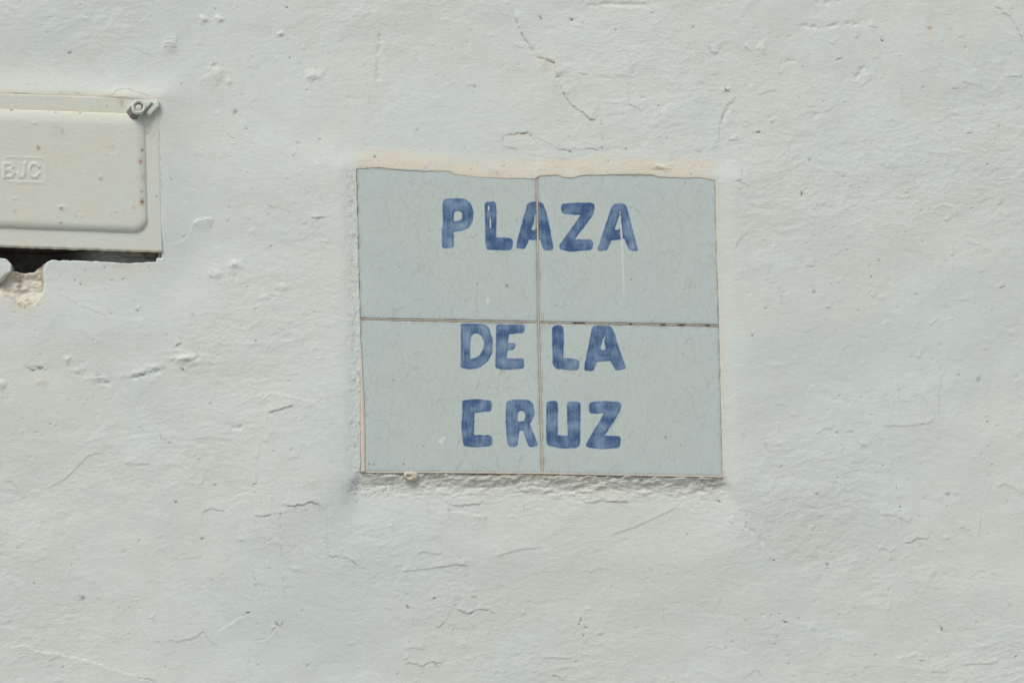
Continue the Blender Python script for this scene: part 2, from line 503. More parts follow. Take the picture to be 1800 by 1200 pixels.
TR = {
 (860, 0, 3.75): [
  ('s', [(165, 80), (180, 140), (205, 210), (250, 280), (290, 350)], 1), ('k', [(165, 80), (185, 150), (205, 210), (250, 280)]),
  ('d', [(315, 380), (340, 392)]), ('d', [(376, 385), (384, 396)]), ('s', [(290, 350), (340, 388), (430, 420), (455, 510)], 1),
  ('k', [(385, 400), (430, 420), (425, 445), (445, 512), (466, 514)]), ('d', [(440, 515), (466, 513)]),
  ('k', [(490, 530), (470, 575), (500, 640)]), ('s', [(470, 575), (500, 640), (545, 705), (625, 750), (665, 798), (710, 800)], 1),
  ('k', [(625, 750), (645, 780), (665, 798), (708, 800)]), ('f', [(150, 290), (190, 312), (235, 325)]),
  ('f', [(470, 545), (430, 590), (405, 660)]), ('k', [(90, 940), (95, 900), (170, 895)]), ('d', [(170, 895), (255, 882), (280, 908)]),
  ('x', [(280, 908), (340, 925), (420, 965), (460, 995)], 1), ('d', [(455, 995), (505, 998), (538, 1015)]),
  ('k', [(740, 785), (738, 880), (745, 990)]), ('d', [(744, 980), (746, 993)]), ('k', [(630, 1010), (635, 985), (700, 995), (715, 1008)]),
  ('f', [(740, 690), (860, 688), (920, 695)]), ('k', [(915, 680), (922, 697), (960, 710), (1000, 745)]),
  ('x', [(1635, 615), (1600, 680), (1565, 700), (1540, 760), (1520, 830), (1505, 940), (1460, 970)], -1),
  ('g', [(1605, 680), (1550, 750), (1520, 850)]), ('k', [(1505, 940), (1490, 960), (1460, 970)]),
  ('k', [(1585, 915), (1595, 940)]), ('f', [(1595, 935), (1650, 930), (1650, 1010), (1665, 1060), (1668, 1120)]),
  ('k', [(1450, 300), (1462, 350), (1490, 357), (1516, 345)]), ('f', [(1516, 345), (1520, 300)]), ('d', [(1553, 585), (1560, 602), (1580, 608)]),
  ('d', [(330, 105), (338, 122), (348, 132)]), ('d', [(535, 120), (543, 138), (552, 130)]), ('d', [(1312, 32), (1320, 42)]),
  ('g', [(620, 40), (800, 25), (1000, 35), (1080, 40)]), ('k', [(85, 978), (140, 985), (190, 995)]),
  ('x', [(240, 1020), (400, 1050), (560, 1060)], 1), ('f', [(840, 350), (895, 338), (930, 395)]),
  ('k', [(1350, 995), (1370, 1003), (1390, 1015)]), ('g', [(180, 425), (215, 430)]), ('f', [(1360, 260), (1355, 315), (1335, 322)]),
  ('f', [(1010, 610), (1020, 650), (1045, 655)]), ('f', [(905, 530), (915, 600), (918, 690)]), ('d', [(1765, 880), (1782, 876)])],
 (0, 0, 3.0): [
  ('d', [(72, 497), (110, 500), (155, 498)]), ('d', [(90, 499), (130, 501)]), ('k', [(300, 497), (335, 492), (370, 494), (410, 494), (440, 500)]),
  ('d', [(530, 506), (545, 512)]), ('k', [(545, 510), (580, 512), (610, 485), (655, 472), (700, 483), (750, 500), (785, 512)]),
  ('k', [(760, 505), (785, 507), (785, 518)]), ('k', [(865, 228), (905, 230), (918, 240)]), ('k', [(865, 255), (900, 248), (935, 246)]),
  ('f', [(865, 225), (880, 205), (905, 205), (920, 225)]), ('f', [(700, 250), (810, 308)]), ('x', [(115, 445), (205, 452)], 1),
  ('k', [(1320, 285), (1332, 305), (1305, 348)]), ('d', [(1508, 38), (1518, 45)]), ('k', [(1468, 178), (1482, 190), (1490, 180)]),
  ('k', [(1590, 258), (1612, 265)]), ('d', [(1132, 42), (1136, 50)]), ('g', [(1115, 345), (1150, 350)]), ('x', [(1100, 385), (1125, 430), (1150, 445)], -1),
  ('x', [(1610, 420), (1660, 400), (1690, 420)], 1), ('g', [(1640, 430), (1680, 425)]), ('k', [(895, 935), (905, 955), (912, 945)]),
  ('s', [(1010, 1198), (1030, 1165), (1090, 1150), (1135, 1160)], -1), ('k', [(1640, 1152), (1670, 1160), (1702, 1157)]),
  ('f', [(1400, 1090), (1450, 1105), (1540, 1125)]), ('k', [(1540, 822), (1552, 828)]), ('f', [(845, 545), (845, 700), (850, 900), (855, 1160)]),
  ('k', [(845, 780), (846, 830), (850, 990), (853, 1060)]), ('d', [(1298, 682), (1304, 687)]), ('f', [(1195, 690), (1220, 730), (1245, 735)])],
 (200, 380, 4.0): [
  ('s', [(415, 230), (450, 185), (515, 140), (545, 70), (590, 25), (640, 15), (700, 25)], -1), ('k', [(480, 150), (515, 135)]),
  ('k', [(1390, 15), (1430, 25), (1470, 25), (1500, 17)]), ('f', [(110, 1135), (200, 1120), (290, 1090), (370, 1050)]),
  ('k', [(150, 1130), (210, 1118)]), ('k', [(832, 332), (845, 358)]), ('k', [(422, 918), (445, 912), (472, 898)]), ('k', [(142, 652), (155, 668), (178, 668)]),
  ('r', [(430, 1040), (500, 1010), (560, 985)]), ('r', [(440, 1025), (520, 990)]), ('g', [(500, 1045), (560, 1015), (610, 980)]),
  ('d', [(478, 1072), (492, 1090)]), ('x', [(1640, 0), (1690, 25)], 1), ('g', [(690, 405), (730, 400)]), ('r', [(800, 390), (860, 395)]),
  ('g', [(840, 430), (870, 435)]), ('k', [(1650, 700), (1690, 718)]), ('g', [(1670, 770), (1700, 790)])],
 (0, 350, 4.8): [
  ('k', [(1140, 918), (1155, 938), (1172, 945)]), ('f', [(500, 790), (650, 890), (780, 940), (920, 1000)]), ('f', [(490, 770), (540, 745)])],
 (0, 560, 2.903): [
  ('g', [(360, 270), (400, 282), (440, 275)]), ('k', [(480, 292), (505, 288)]), ('g', [(490, 300), (520, 325), (575, 330)]), ('k', [(495, 322), (560, 325)]),
  ('g', [(660, 302), (750, 288), (830, 268)]), ('k', [(690, 300), (745, 288)]), ('d', [(140, 250), (180, 262), (220, 248)]), ('k', [(150, 248), (215, 245), (235, 268)]),
  ('r', [(380, 262), (440, 262)]), ('r', [(600, 300), (700, 275), (800, 250)]), ('k', [(890, 140), (930, 128)]), ('k', [(930, 255), (942, 275)]),
  ('s', [(1360, 485), (1430, 470), (1500, 445)], 1), ('x', [(1300, 450), (1340, 410), (1380, 380), (1500, 405), (1600, 430), (1640, 470)], -1),
  ('k', [(821, 585), (822, 620)]), ('x', [(230, 870), (330, 820), (390, 760), (450, 700), (500, 685), (540, 692)], 1),
  ('x', [(0, 815), (60, 830), (95, 870), (105, 900), (140, 912)], 1), ('g', [(1180, 555), (1230, 558), (1260, 545)]), ('x', [(640, 735), (700, 745), (770, 742)], 1),
  ('k', [(1345, 628), (1365, 638)]), ('k', [(1060, 430), (1080, 436)]), ('x', [(1490, 712), (1520, 722)], 1)],
 (0, 800, 3.0): [
  ('s', [(0, 1005), (80, 1005), (130, 995), (180, 1025), (300, 1045), (390, 1060), (500, 1090), (600, 1125), (690, 1155), (720, 1172), (780, 1178), (830, 1195)], -1),
  ('f', [(90, 990), (120, 960), (180, 965)]), ('k', [(690, 1158), (720, 1172), (780, 1178), (830, 1195)]),
  ('k', [(1060, 295), (1110, 282), (1150, 293), (1195, 295)]), ('f', [(1075, 300), (1055, 350)]),
  ('f', [(1335, 320), (1390, 327), (1440, 318), (1480, 312)]), ('k', [(1340, 322), (1390, 327), (1435, 320)]), ('d', [(1478, 313), (1512, 308)]),
  ('k', [(1480, 258), (1500, 275), (1600, 270), (1640, 252), (1680, 265), (1715, 308)]), ('k', [(1485, 268), (1560, 276), (1635, 255), (1690, 268)]),
  ('f', [(1715, 308), (1730, 350), (1725, 440), (1735, 535)]), ('k', [(1733, 520), (1740, 538), (1795, 545)]), ('f', [(1685, 435), (1722, 440)]),
  ('k', [(1478, 312), (1480, 390), (1460, 440)]), ('k', [(1462, 438), (1450, 452), (1405, 453)]), ('f', [(1405, 453), (1395, 520)]),
  ('f', [(1475, 470), (1485, 530), (1520, 550), (1505, 620), (1495, 700), (1500, 760)]), ('k', [(1500, 620), (1496, 700)]),
  ('k', [(1343, 600), (1343, 690)]), ('d', [(1342, 680), (1343, 690)]), ('d', [(1455, 880), (1466, 898), (1490, 885)]),
  ('k', [(1460, 900), (1430, 945), (1395, 972), (1325, 980)]), ('f', [(1325, 980), (1315, 1020), (1300, 1150)]), ('d', [(1300, 830), (1318, 830)]),
  ('x', [(1280, 845), (1200, 895), (1150, 930)], 1), ('k', [(1247, 448), (1265, 460), (1287, 450)]), ('k', [(1125, 150), (1135, 160), (1147, 152)]),
  ('d', [(922, 242), (928, 250), (934, 244)]), ('x', [(860, 975), (940, 980), (1010, 965), (1075, 930), (1110, 980), (1160, 1010)], 1),
  ('f', [(800, 980), (840, 985), (855, 997)]), ('k', [(785, 855), (800, 868)]), ('k', [(1330, 157), (1355, 155)]), ('k', [(1340, 15), (1360, 20)]),
  ('f', [(890, 545), (960, 550), (1080, 535)]), ('f', [(1130, 555), (1190, 568)])],
 (600, 800, 3.0): [
  ('k', [(0, 543), (40, 550), (75, 580), (100, 590)]), ('f', [(100, 590), (130, 598)]), ('k', [(497, 908), (520, 902), (545, 880)]), ('f', [(545, 880), (590, 795)]),
  ('k', [(585, 788), (605, 788)]), ('k', [(605, 810), (660, 838), (720, 815), (780, 812), (815, 840)]), ('k', [(610, 814), (665, 836), (700, 822)]),
  ('x', [(330, 1020), (380, 1012), (440, 1025)], 1), ('k', [(335, 1110), (350, 1095), (435, 1110), (475, 1088), (525, 1118)]), ('k', [(330, 1070), (347, 1078)]),
  ('k', [(475, 1085), (530, 1100)]), ('x', [(300, 635), (340, 610), (420, 605), (500, 592), (600, 578), (690, 585)], 1), ('f', [(500, 592), (600, 578), (690, 585)]),
  ('x', [(800, 540), (940, 500), (1060, 488)], 1), ('x', [(1400, 430), (1550, 380), (1700, 310), (1800, 260)], 1),
  ('k', [(1110, 1162), (1145, 1165), (1172, 1190)]), ('x', [(1050, 1075), (1120, 1065), (1220, 1072)], 1),
  ('d', [(1265, 857), (1262, 878)]), ('d', [(1252, 888), (1255, 892)]), ('d', [(1284, 904), (1294, 910)]), ('d', [(1278, 945), (1275, 972)]), ('d', [(1268, 960), (1265, 970)]),
  ('k', [(680, 748), (715, 747)]), ('d', [(345, 788), (350, 802), (358, 803)]), ('d', [(487, 757), (498, 750)]), ('k', [(950, 838), (972, 840)]),
  ('k', [(1540, 205), (1600, 212), (1660, 200), (1695, 197), (1720, 230)]), ('s', [(540, 240), (570, 300), (640, 300), (720, 320), (790, 315)], -1),
  ('s', [(910, 165), (960, 195), (1050, 190), (1110, 195), (1160, 212)], 1), ('s', [(1260, 215), (1290, 255), (1360, 240), (1440, 248), (1520, 250)], 1),
  ('k', [(1400, 245), (1440, 250), (1520, 248)]), ('k', [(960, 250), (968, 290)]), ('k', [(915, 168), (940, 186)]), ('s', [(560, 262), (640, 270), (740, 262)], 1),
  ('g', [(920, 118), (990, 130), (1100, 120)]), ('g', [(1440, 110), (1560, 120), (1700, 110)]), ('f', [(455, 230), (462, 340)]), ('f', [(210, 288), (245, 287)]),
  ('f', [(580, 945), (590, 910), (680, 915)]), ('f', [(775, 950), (800, 890)]), ('f', [(1700, 790), (1698, 880)]), ('x', [(400, 530), (430, 510), (480, 520), (540, 522)], 1)],
 (1200, 800, 3.0): [
  ('k', [(1130, 150), (1132, 190), (1136, 235)]), ('k', [(1165, 460), (1200, 462), (1240, 440), (1295, 450)]), ('k', [(1020, 470), (1035, 505), (1065, 495), (1090, 515), (1130, 485)]),
  ('f', [(1150, 290), (1155, 340), (1160, 430)]), ('x', [(1040, 315), (1110, 318), (1160, 340), (1210, 360)], 1), ('k', [(1455, 390), (1480, 380), (1500, 400)]), ('k', [(1510, 415), (1520, 425), (1530, 420)]),
  ('d', [(1366, 905), (1369, 930), (1381, 930)]), ('f', [(1320, 855), (1345, 870), (1362, 915)]), ('d', [(530, 872), (558, 880)]), ('k', [(470, 945), (497, 953)]), ('k', [(470, 992), (488, 995)]),
  ('f', [(703, 970), (710, 1010), (718, 1060)]), ('f', [(740, 340), (780, 335), (830, 338)]), ('x', [(310, 370), (370, 410), (430, 480), (480, 550)], -1), ('g', [(320, 375), (375, 412), (430, 478)]),
  ('d', [(478, 552), (484, 558)]), ('f', [(890, 1170), (1000, 1100)]), ('k', [(1240, 1075), (1272, 1082)]), ('x', [(1110, 1060), (1180, 1060), (1240, 1030)], -1),
  ('f', [(360, 170), (357, 240)]), ('k', [(235, 345), (270, 362)]), ('d', [(700, 205), (720, 213)]), ('d', [(178, 240), (200, 248)]), ('f', [(1560, 440), (1570, 380), (1575, 300)]),
  ('f', [(1500, 660), (1560, 610), (1700, 635)]), ('f', [(300, 1190), (380, 1130), (430, 1165)]), ('f', [(1230, 650), (1232, 730)]), ('x', [(1650, 170), (1700, 150), (1760, 180), (1795, 215)], 1),
  ('x', [(1480, 1105), (1560, 1098), (1640, 1100)], 1), ('x', [(1300, 1140), (1400, 1142)], 1)],
 (1200, 400, 3.0): [
  ('k', [(272, 108), (288, 108)]), ('x', [(285, 105), (300, 70), (350, 30)], 1), ('f', [(262, 280), (305, 280), (345, 190), (360, 178), (420, 185), (480, 200)]),
  ('x', [(305, 280), (345, 190), (360, 178), (420, 185), (480, 200)], -1), ('k', [(645, 205), (690, 214)]), ('k', [(808, 286), (822, 298)]), ('d', [(868, 1080), (895, 1080)]), ('d', [(808, 1082), (816, 1084)]),
  ('k', [(430, 1125), (437, 1150), (443, 1187)]), ('x', [(1040, 1045), (1200, 1045), (1300, 1030), (1345, 990)], 1), ('f', [(1345, 990), (1355, 880), (1365, 760), (1350, 715)]),
  ('x', [(700, 1095), (740, 1065), (790, 1065)], 1), ('f', [(1085, 860), (1085, 1040)]), ('f', [(1240, 75), (1255, 150)]), ('f', [(1130, 150), (1140, 200), (1100, 250), (1060, 330)]),
  ('k', [(1672, 322), (1704, 308)]), ('k', [(930, 1140), (970, 1164)]), ('k', [(750, 420), (776, 432)]), ('k', [(1408, 148), (1428, 150)]), ('d', [(993, 258), (997, 264)]),
  ('f', [(450, 295), (495, 298), (522, 380), (520, 420)]), ('f', [(1500, 85), (1560, 95), (1600, 125)]), ('k', [(1302, 508), (1310, 516)]), ('f', [(1240, 870), (1270, 900), (1300, 940)])],
 (1200, 0, 3.0): [
  ('f', [(300, 750), (303, 830), (315, 870), (305, 960)]), ('k', [(260, 955), (295, 962), (350, 995)]), ('k', [(298, 962), (306, 952)]), ('k', [(246, 732), (256, 747)]),
  ('g', [(600, 142), (750, 142), (830, 130), (940, 125)]), ('f', [(640, 140), (750, 142), (830, 130), (945, 124)]), ('k', [(985, 140), (1025, 148)]), ('d', [(1043, 202), (1050, 218), (1058, 219)]),
  ('k', [(1640, 20), (1690, 75), (1730, 90)]), ('k', [(1730, 90), (1760, 150), (1795, 230)]), ('g', [(510, 340), (550, 330), (600, 315)]), ('x', [(390, 505), (440, 488), (500, 478)], 1),
  ('k', [(772, 220), (790, 242)]), ('d', [(629, 1016), (628, 1036)]), ('k', [(748, 582), (765, 598)]), ('k', [(387, 702), (408, 700)]), ('k', [(1490, 708), (1525, 706)]), ('k', [(1165, 1012), (1176, 1020), (1192, 1015)]),
  ('g', [(960, 345), (930, 385), (905, 425)]), ('x', [(1310, 1130), (1320, 1095), (1370, 1075), (1430, 1085), (1470, 1120)], -1), ('k', [(1380, 1155), (1395, 1169)]), ('x', [(1460, 430), (1520, 445), (1580, 460)], 1),
  ('x', [(1700, 410), (1795, 405)], 1), ('d', [(224, 468), (230, 485), (245, 487)]), ('k', [(1455, 205), (1465, 196), (1480, 203)]), ('f', [(565, 760), (560, 800), (540, 900)]), ('f', [(1155, 430), (1160, 560)]),
  ('k', [(905, 203), (925, 204)]), ('k', [(800, 320), (845, 308)]), ('k', [(505, 385), (515, 395)]), ('g', [(690, 10), (760, 15), (840, 8)]), ('k', [(1415, 468), (1455, 470)]), ('k', [(932, 448), (940, 458)])],
}
for (ox, oy, s), items in TR.items():
    for it in items:
        stroke(it[0], [(ox + p[0] / s, oy + p[1] / s) for p in it[1]], 0.5 if it[0] in 'rgx' else 1.1, it[2] if len(it) > 2 else 1)
# the old scar running down at upper left of the sign
for seg in ([(668, 56), (667, 98)], [(668, 100), (664, 145)]):
    stroke('g', seg, 0.6)
stroke('f', [(668, 58), (668, 80)]); stroke('f', [(152 + 600, 68), (754, 84)])


def blob(u, v, ru, rv, hmm, d=0.0, c=0.0, r=0.0, power=2.0, n=0.0):
    x0, _, z0 = px2w(u, v)
    a, b = ru * PXM, rv * PXM
    sj, si = window(x0 - 3 * a, x0 + 3 * a, z0 - 3 * b, z0 + 3 * b)
    if sj.stop - sj.start < 1 or si.stop - si.start < 1:
        return
    x, z = X[sj, si], Z[sj, si]
    q = np.hypot((x - x0) / a, (z - z0) / b)
    if n:
        q = q * (1 + n * perlin(x / (1.2 * a), z / (1.2 * b), 95))
    g = np.exp(-q ** power)
    Hm[sj, si] += hmm * g
    if d: dirt_shade[sj, si] = np.maximum(dirt_shade[sj, si], d * g)
    if c: cream[sj, si] = np.maximum(cream[sj, si], c * g)
    if r: rust[sj, si] = np.maximum(rust[sj, si], r * g)


# lumps seen singly
for a in ((298, 81, 11, 14, 1.6), (358, 34, 6, 5, 2.2), (386, 33, 6, 5, 2.0), (378, 131, 13, 13, 1.8), (402, 144, 5, 5, 1.3), (550, 136, 11, 9, 1.6),
          (118, 632, 5, 5, 2.0), (3, 676, 8, 7, 2.0), (70, 670, 10, 7, 1.0), (330, 632, 22, 9, 2.4), (412, 466, 10, 6, 1.6), (378, 482, 9, 7, 1.5),
          (1340, 86, 7, 8, 1.4), (1276, 160, 8, 6, 1.4), (494, 60, 5, 4, 1.5), (500, 506, 9, 6, 1.0), (133, 655, 9, 5, 1.4), (165, 665, 12, 6, 1.2), (270, 645, 14, 5, 1.2)):
    blob(*a, n=0.5)
blob(70, 671, 11, 7, 0.2, c=0.45, n=0.6); blob(961, 106, 17, 11, -0.3, c=0.6, n=0.7); blob(975, 112, 14, 8, -0.3, c=0.45, n=0.7); blob(922, 241, 20, 5, -0.3, c=0.5, n=0.6)
blob(1633, 50, 5, 14, 0.0, c=0.5, r=0.10, n=0.6); blob(1633, 70, 4, 14, 0.0, c=0.4, n=0.6); blob(1634, 51, 4, 1.5, -0.5, r=0.5, d=0.2); blob(1633, 200, 6, 60, 0.0, c=0.25, n=0.4)
blob(300, 94, 10, 6, 0.0, c=0.3); blob(1216, 85, 8, 4, 0, c=0.4); blob(1380, 200, 60, 90, 0, c=0.06)

# pits, specks and nicks at random, denser where the plaster is coarse
rs = np.random.RandomState(11)
for i in range(1500):
    u, v = rs.uniform(-40, 1840), rs.uniform(-40, 1240)
    sz = 0.75 + rs.gamma(1.5, 0.38)
    deep = rs.rand()
    blob(u, v, sz * 1.1, sz, -(0.25 + 0.9 * deep * deep), d=0.05 + (0.50 if deep > 0.93 else 0.22 * deep * deep), n=0.6)
for i in range(420):
    u, v = rs.uniform(-40, 1840), rs.uniform(-40, 1240)
    sz = 1.4 + rs.gamma(1.6, 0.9)
    blob(u, v, sz * rs.uniform(1.0, 2.2), sz, rs.choice([0.2, 0.35, 0.55, -0.4]), n=0.6)
for i in range(60):
    u, v = rs.uniform(-40, 1840), rs.uniform(-40, 1240)
    a = rs.uniform(-0.6, 0.6); L = rs.uniform(4, 15)
    pts = [(u, v), (u + L * math.cos(a), v + L * math.sin(a))]
    if rs.rand() < 0.35:
        b = a + rs.choice([-1, 1]) * rs.uniform(0.6, 1.3); pts.append((pts[1][0] + 0.6 * L * math.cos(b), pts[1][1] + 0.6 * L * math.sin(b)))
    stroke(rs.choice(['f', 'f', 'k', 'x', 'x']), pts, 0.5, rs.choice([-1, 1]))

# --- plaster around the sign
lapt = np.interp(US, [p[0] for p in LAP_TOP], [p[1] for p in LAP_TOP]) + 1.1 * fbm(X / 0.012, Z / 0.05, 3, 111)
lapl = np.interp(VS_, [p[0] for p in LAP_LEFT], [p[1] for p in LAP_LEFT]) + 1.6 + 1.3 * fbm(X / 0.05, Z / 0.010, 3, 115)
lapr = np.interp(VS_, [p[0] for p in LAP_RIGHT], [p[1] for p in LAP_RIGHT]) - 1.6 + 0.8 * fbm(X / 0.05, Z / 0.014, 3, 119)
botv = np.interp(US, [633, 954, 1271], [830, 833, 838])
dT = lapt - VS_            # px above the lapping edge
dL = lapl - US
dR = US - lapr
dB = VS_ - botv
out = np.maximum(np.maximum(dT, dB), np.maximum(dL, dR))      # > 0 outside the opening
near = np.maximum(out, 0)
# calm the large undulation near the sign so the tiles sit true
calm = np.exp(-(near / 45.0) ** 2)
Hm *= 1 - 0.75 * calm
in_rows = sstep(-30, 0, VS_ - 270) * sstep(30, 0, VS_ - 838)
TMM = H_TILE / MM
pT, pL, pR, pB = np.maximum(dT, 0), np.maximum(dL, 0), np.maximum(dR, 0), np.maximum(dB, 0)
dist = np.sqrt(pT ** 2 + pL ** 2 + pR ** 2 + pB ** 2) + 1e-6
wT, wL, wR, wB = (pT / dist) ** 2, (pL / dist) ** 2, (pR / dist) ** 2, (pB / dist) ** 2
# the wall swells out to the sign, whose tiles lie a little below it at left and right
level = TMM + wT * (0.55 - 2.8 * sstep(0, 46, dist)) + (1 - wT) * (0.2 + sstep(1, 34, dist) * np.where(dL > dR, 2.7 * wL, 1.5 * wR))
# under the lower edge the render falls away, facing down, then slowly comes back
fall = (-1.4 - 4.4 * sstep(0, 24, pB)) * sstep(165, 24, pB) * np.exp(-((pL + pR) / (5 + 0.45 * pB)) ** 2) * sstep(-6, 3, dB)
level = level + fall
rise = level * np.exp(-(dist / 210.0) ** 2)
Hm += np.where(out > -8, rise, 0)
# coarse, pitted render on the left shoulder and under the sign
shoulder = np.exp(-((dL - 8) / 12.0) ** 2) * sstep(285, 310, VS_) * sstep(850, 820, VS_)
Hm += 1.1 * shoulder * fbm(X / 0.0065, Z / 0.008, 3, 121, 0.8)
dirt_shade = np.maximum(dirt_shade, 0.34 * shoulder * sstep(0.18, 0.45, fbm(X / 0.007, Z / 0.012, 3, 125, 0.7)))
under = sstep(-4, 3, dB) * np.exp(-(np.maximum(dB, 0) / 34.0) ** 2) * sstep(620, 650, US) * sstep(1285, 1262, US)
under *= 0.75 + 0.5 * fbm(X / 0.05, Z / 0.03, 2, 139)
Hm += under * (5.5 * fbm((X + 0.6 * Z) / 0.026, (Z - 0.15 * X) / 0.010, 4, 131, 0.72) + 4.0 * np.abs(fbm(X / 0.016, Z / 0.007, 3, 135)) - 1.2)
dirt_shade = np.maximum(dirt_shade, under * np.exp(-(np.maximum(dB, 0) / 22.0) ** 1.6) * (0.14 + 0.42 * sstep(-0.1, 0.5, fbm(X / 0.03, Z / 0.008, 3, 137))) * (0.55 + 0.45 * sstep(900, 1240, US)))  # stains below the sign, with the ledge's shade painted in, deeper at right
cream = np.maximum(cream, 0.40 * under)
# cream mortar bed along the top edge
bed = sstep(-3, 2, dT) * sstep(44, 22, dT + 9 * fbm(X / 0.03, Z / 0.02, 3, 141)) * sstep(618, 636, US) * sstep(1268, 1250, US)
cream = np.maximum(cream, bed * (0.42 + 0.5 * sstep(-0.25, 0.4, fbm(X / 0.05, Z / 0.012, 4, 145))))
rust = np.maximum(rust, 0.10 * bed * sstep(0.1, 0.5, fbm(X / 0.045, Z / 0.008, 4, 149)) * sstep(0, 5, dT) * sstep(24, 12, dT))
dirt_shade = np.maximum(dirt_shade, 0.35 * bed * sstep(0.40, 0.6, fbm(X / 0.004, Z / 0.004, 2, 151)))
# thin soiled seam where the plaster meets the tiles
seam = np.exp(-(out / 1.7) ** 2) * (dB < -1)
dirt_shade = np.maximum(dirt_shade, seam * (0.05 + 0.34 * sstep(0.10, 0.5, fbm(X / 0.03, Z / 0.012, 3, 155))) * np.where(dT > np.maximum(dL, dR), 0.12, 1.0))
creamR = np.exp(-(np.maximum(dR, 0) / 8.0) ** 2) * (dR > -4) * sstep(300, 330, VS_) * sstep(850, 835, VS_)
cream = np.maximum(cream, 0.45 * creamR)
# drop below the tile face inside the opening
drop = np.where(dT > np.maximum(dL, dR), np.clip((1.5 - out) / 7.5, 0, 1) * 0.35 + 0.65 * sstep(0.6, -4.0, out), sstep(0.9, -1.6, out))
Hm = Hm * (1 - drop) + drop * (-4.0)

# --- plaster around the junction box
def lid_st(u, v):
    """unit coordinates on the lid (its edges are nearly parallel in the photo)"""
    ex = np.array([488.0, 17.0]); ey = np.array([7.0, 270.0])
    det = ex[0] * ey[1] - ex[1] * ey[0]
    du, dv = u - LID_TL[0], v - LID_TL[1]
    return (du * ey[1] - dv * ey[0]) / det, (ex[0] * dv - ex[1] * du) / det


S, T = lid_st(UB, VB)
sx, sy = S * 488, T * 270          # lid pixels from its top-left corner
bR, bT, bB, bL = sx - 488, -sy, sy - 270, -sx
bout = np.maximum(np.maximum(bR, bL), np.maximum(bT, bB))
calm2 = np.exp(-(np.maximum(bout, 0) / 60.0) ** 2)
Hm *= 1 - 0.7 * calm2
FMM = H_FLANGE / MM
wob = fbm(X / 0.03, Z / 0.03, 3, 161)
qR, qT = np.maximum(bR, 0), np.maximum(bT, 0)
qL = np.maximum(bL, 0)
bd = np.sqrt(qR ** 2 + qT ** 2 + qL ** 2) + 1e-6
vT = (qT / bd) ** 2
vT = np.where(bd < 1e-3, sstep(-40, 0, bT), vT)
riseb = ((FMM - 0.15) * (1 - vT) + (FMM + 0.10 + 0.25 * wob) * vT) * np.exp(-(bd / (45 - 17 * vT)) ** 1.6) * sstep(70, -70, bB)
Hm += np.where(bout > -9, riseb, 0)
lipb = sstep(-4, 1, bT + 2.5 * wob) * sstep(12, 2, bT) * sstep(8, -10, bR)
cream = np.maximum(cream, 0.42 * lipb)
hump = np.exp(-((UB - 222) / 34.0) ** 2 - ((VB - 169) / 11.0) ** 2)
Hm += 2.0 * hump
cream = np.maximum(cream, 0.35 * hump)
bdrop = np.where(bT > bR, sstep(0.0, -22.0, bT + 3.0 * wob) , sstep(-0.8, -4.0, np.maximum(bR, bL))) * sstep(12, 4, bB) * sstep(0.5, -3.0, bL)
Hm = Hm * (1 - bdrop) + bdrop * (-8.0)
# broken void under the lid and the mortar hollow below it
VOID_D = -62.0
VOID = [(-192, 400), (-194, 440), (-150, 447), (-60, 452), (0, 453), (12, 454), (20, 463), (21, 474), (40, 477), (58, 476), (64, 470), (76, 461), (90, 456.5),
        (120, 457), (170, 459), (205, 461), (222, 462), (258, 461), (274, 459.5), (275.5, 448), (274, 400)]
sdv = poly_sd(U + 1.2 * fbm(X / 0.012, Z / 0.012, 2, 171), V + 1.2 * fbm(X / 0.012, Z / 0.012, 2, 173), VOID)
vd = sstep(1.0, -2.2, sdv)
PIT = [(-40, 470), (18, 476), (22, 470), (60, 466), (88, 456), (80, 466), (76, 480), (77, 500), (74, 515), (60, 536), (44, 543), (30, 538), (18, 526), (0, 519), (-24, 512), (-44, 490)]
sdp = poly_sd(U + 4.5 * fbm(X / 0.016, Z / 0.016, 3, 175), V + 4.0 * fbm(X / 0.016, Z / 0.016, 3, 177), PIT)
wallside = sstep(46, 66, U)                                   # steep on the right, shelving at the bottom
pd = sstep(2.0, -15.0 + 9.0 * wallside, sdp)
FLAP = [(-70, 447), (0, 452), (12, 455), (19, 462), (21, 470), (17, 479), (8, 489), (0, 495), (-30, 508), (-60, 500), (-75, 470)]
sdf_ = poly_sd(U + 2 * fbm(X / 0.012, Z / 0.012, 2, 174), V, FLAP)
fl = np.sqrt(np.clip(1 - (1 - np.clip((1.5 - sdf_) / 7.0, 0, 1)) ** 2, 0, 1))
lum = fbm(X / 0.018, Z / 0.014, 4, 179, 0.6)
Hm = Hm * (1 - pd) + pd * (-11.0 + 6.0 * lum + 8.0 * sstep(492, 540, V))
pmask = sstep(3.0, -4.0, sdp)
cream = np.maximum(cream, pmask * (0.50 + 0.40 * sstep(-0.3, 0.3, lum)))
rust = np.maximum(rust, 0.22 * pmask * sstep(0.0, 0.5, fbm(X / 0.022, Z / 0.012, 3, 185)))
dirt_shade = np.maximum(dirt_shade, pmask * (0.10 + 0.50 * sstep(0.02, 0.5, fbm(X / 0.016, Z / 0.012, 4, 181))))
dirt_shade = np.maximum(dirt_shade, 0.55 * np.exp(-((sdp + 4) / 2.2) ** 2) * wallside * sstep(455, 470, V) * sstep(525, 500, V))
rust = np.maximum(rust, 0.75 * np.exp(-(((U - 38) / 11) ** 2 + ((V - 537 - 0.3 * (U - 38)) / 3.6) ** 2)) * sstep(-0.3, 0.3, fbm(X / 0.006, Z / 0.006, 2, 183)))
halo = np.exp(-(np.maximum(sdp, 0) / 16.0) ** 2) * sstep(500, 530, V)
cream = np.maximum(cream, 0.45 * halo)
Hm = Hm * (1 - fl) + fl * (0.2 + 0.5 * lum)
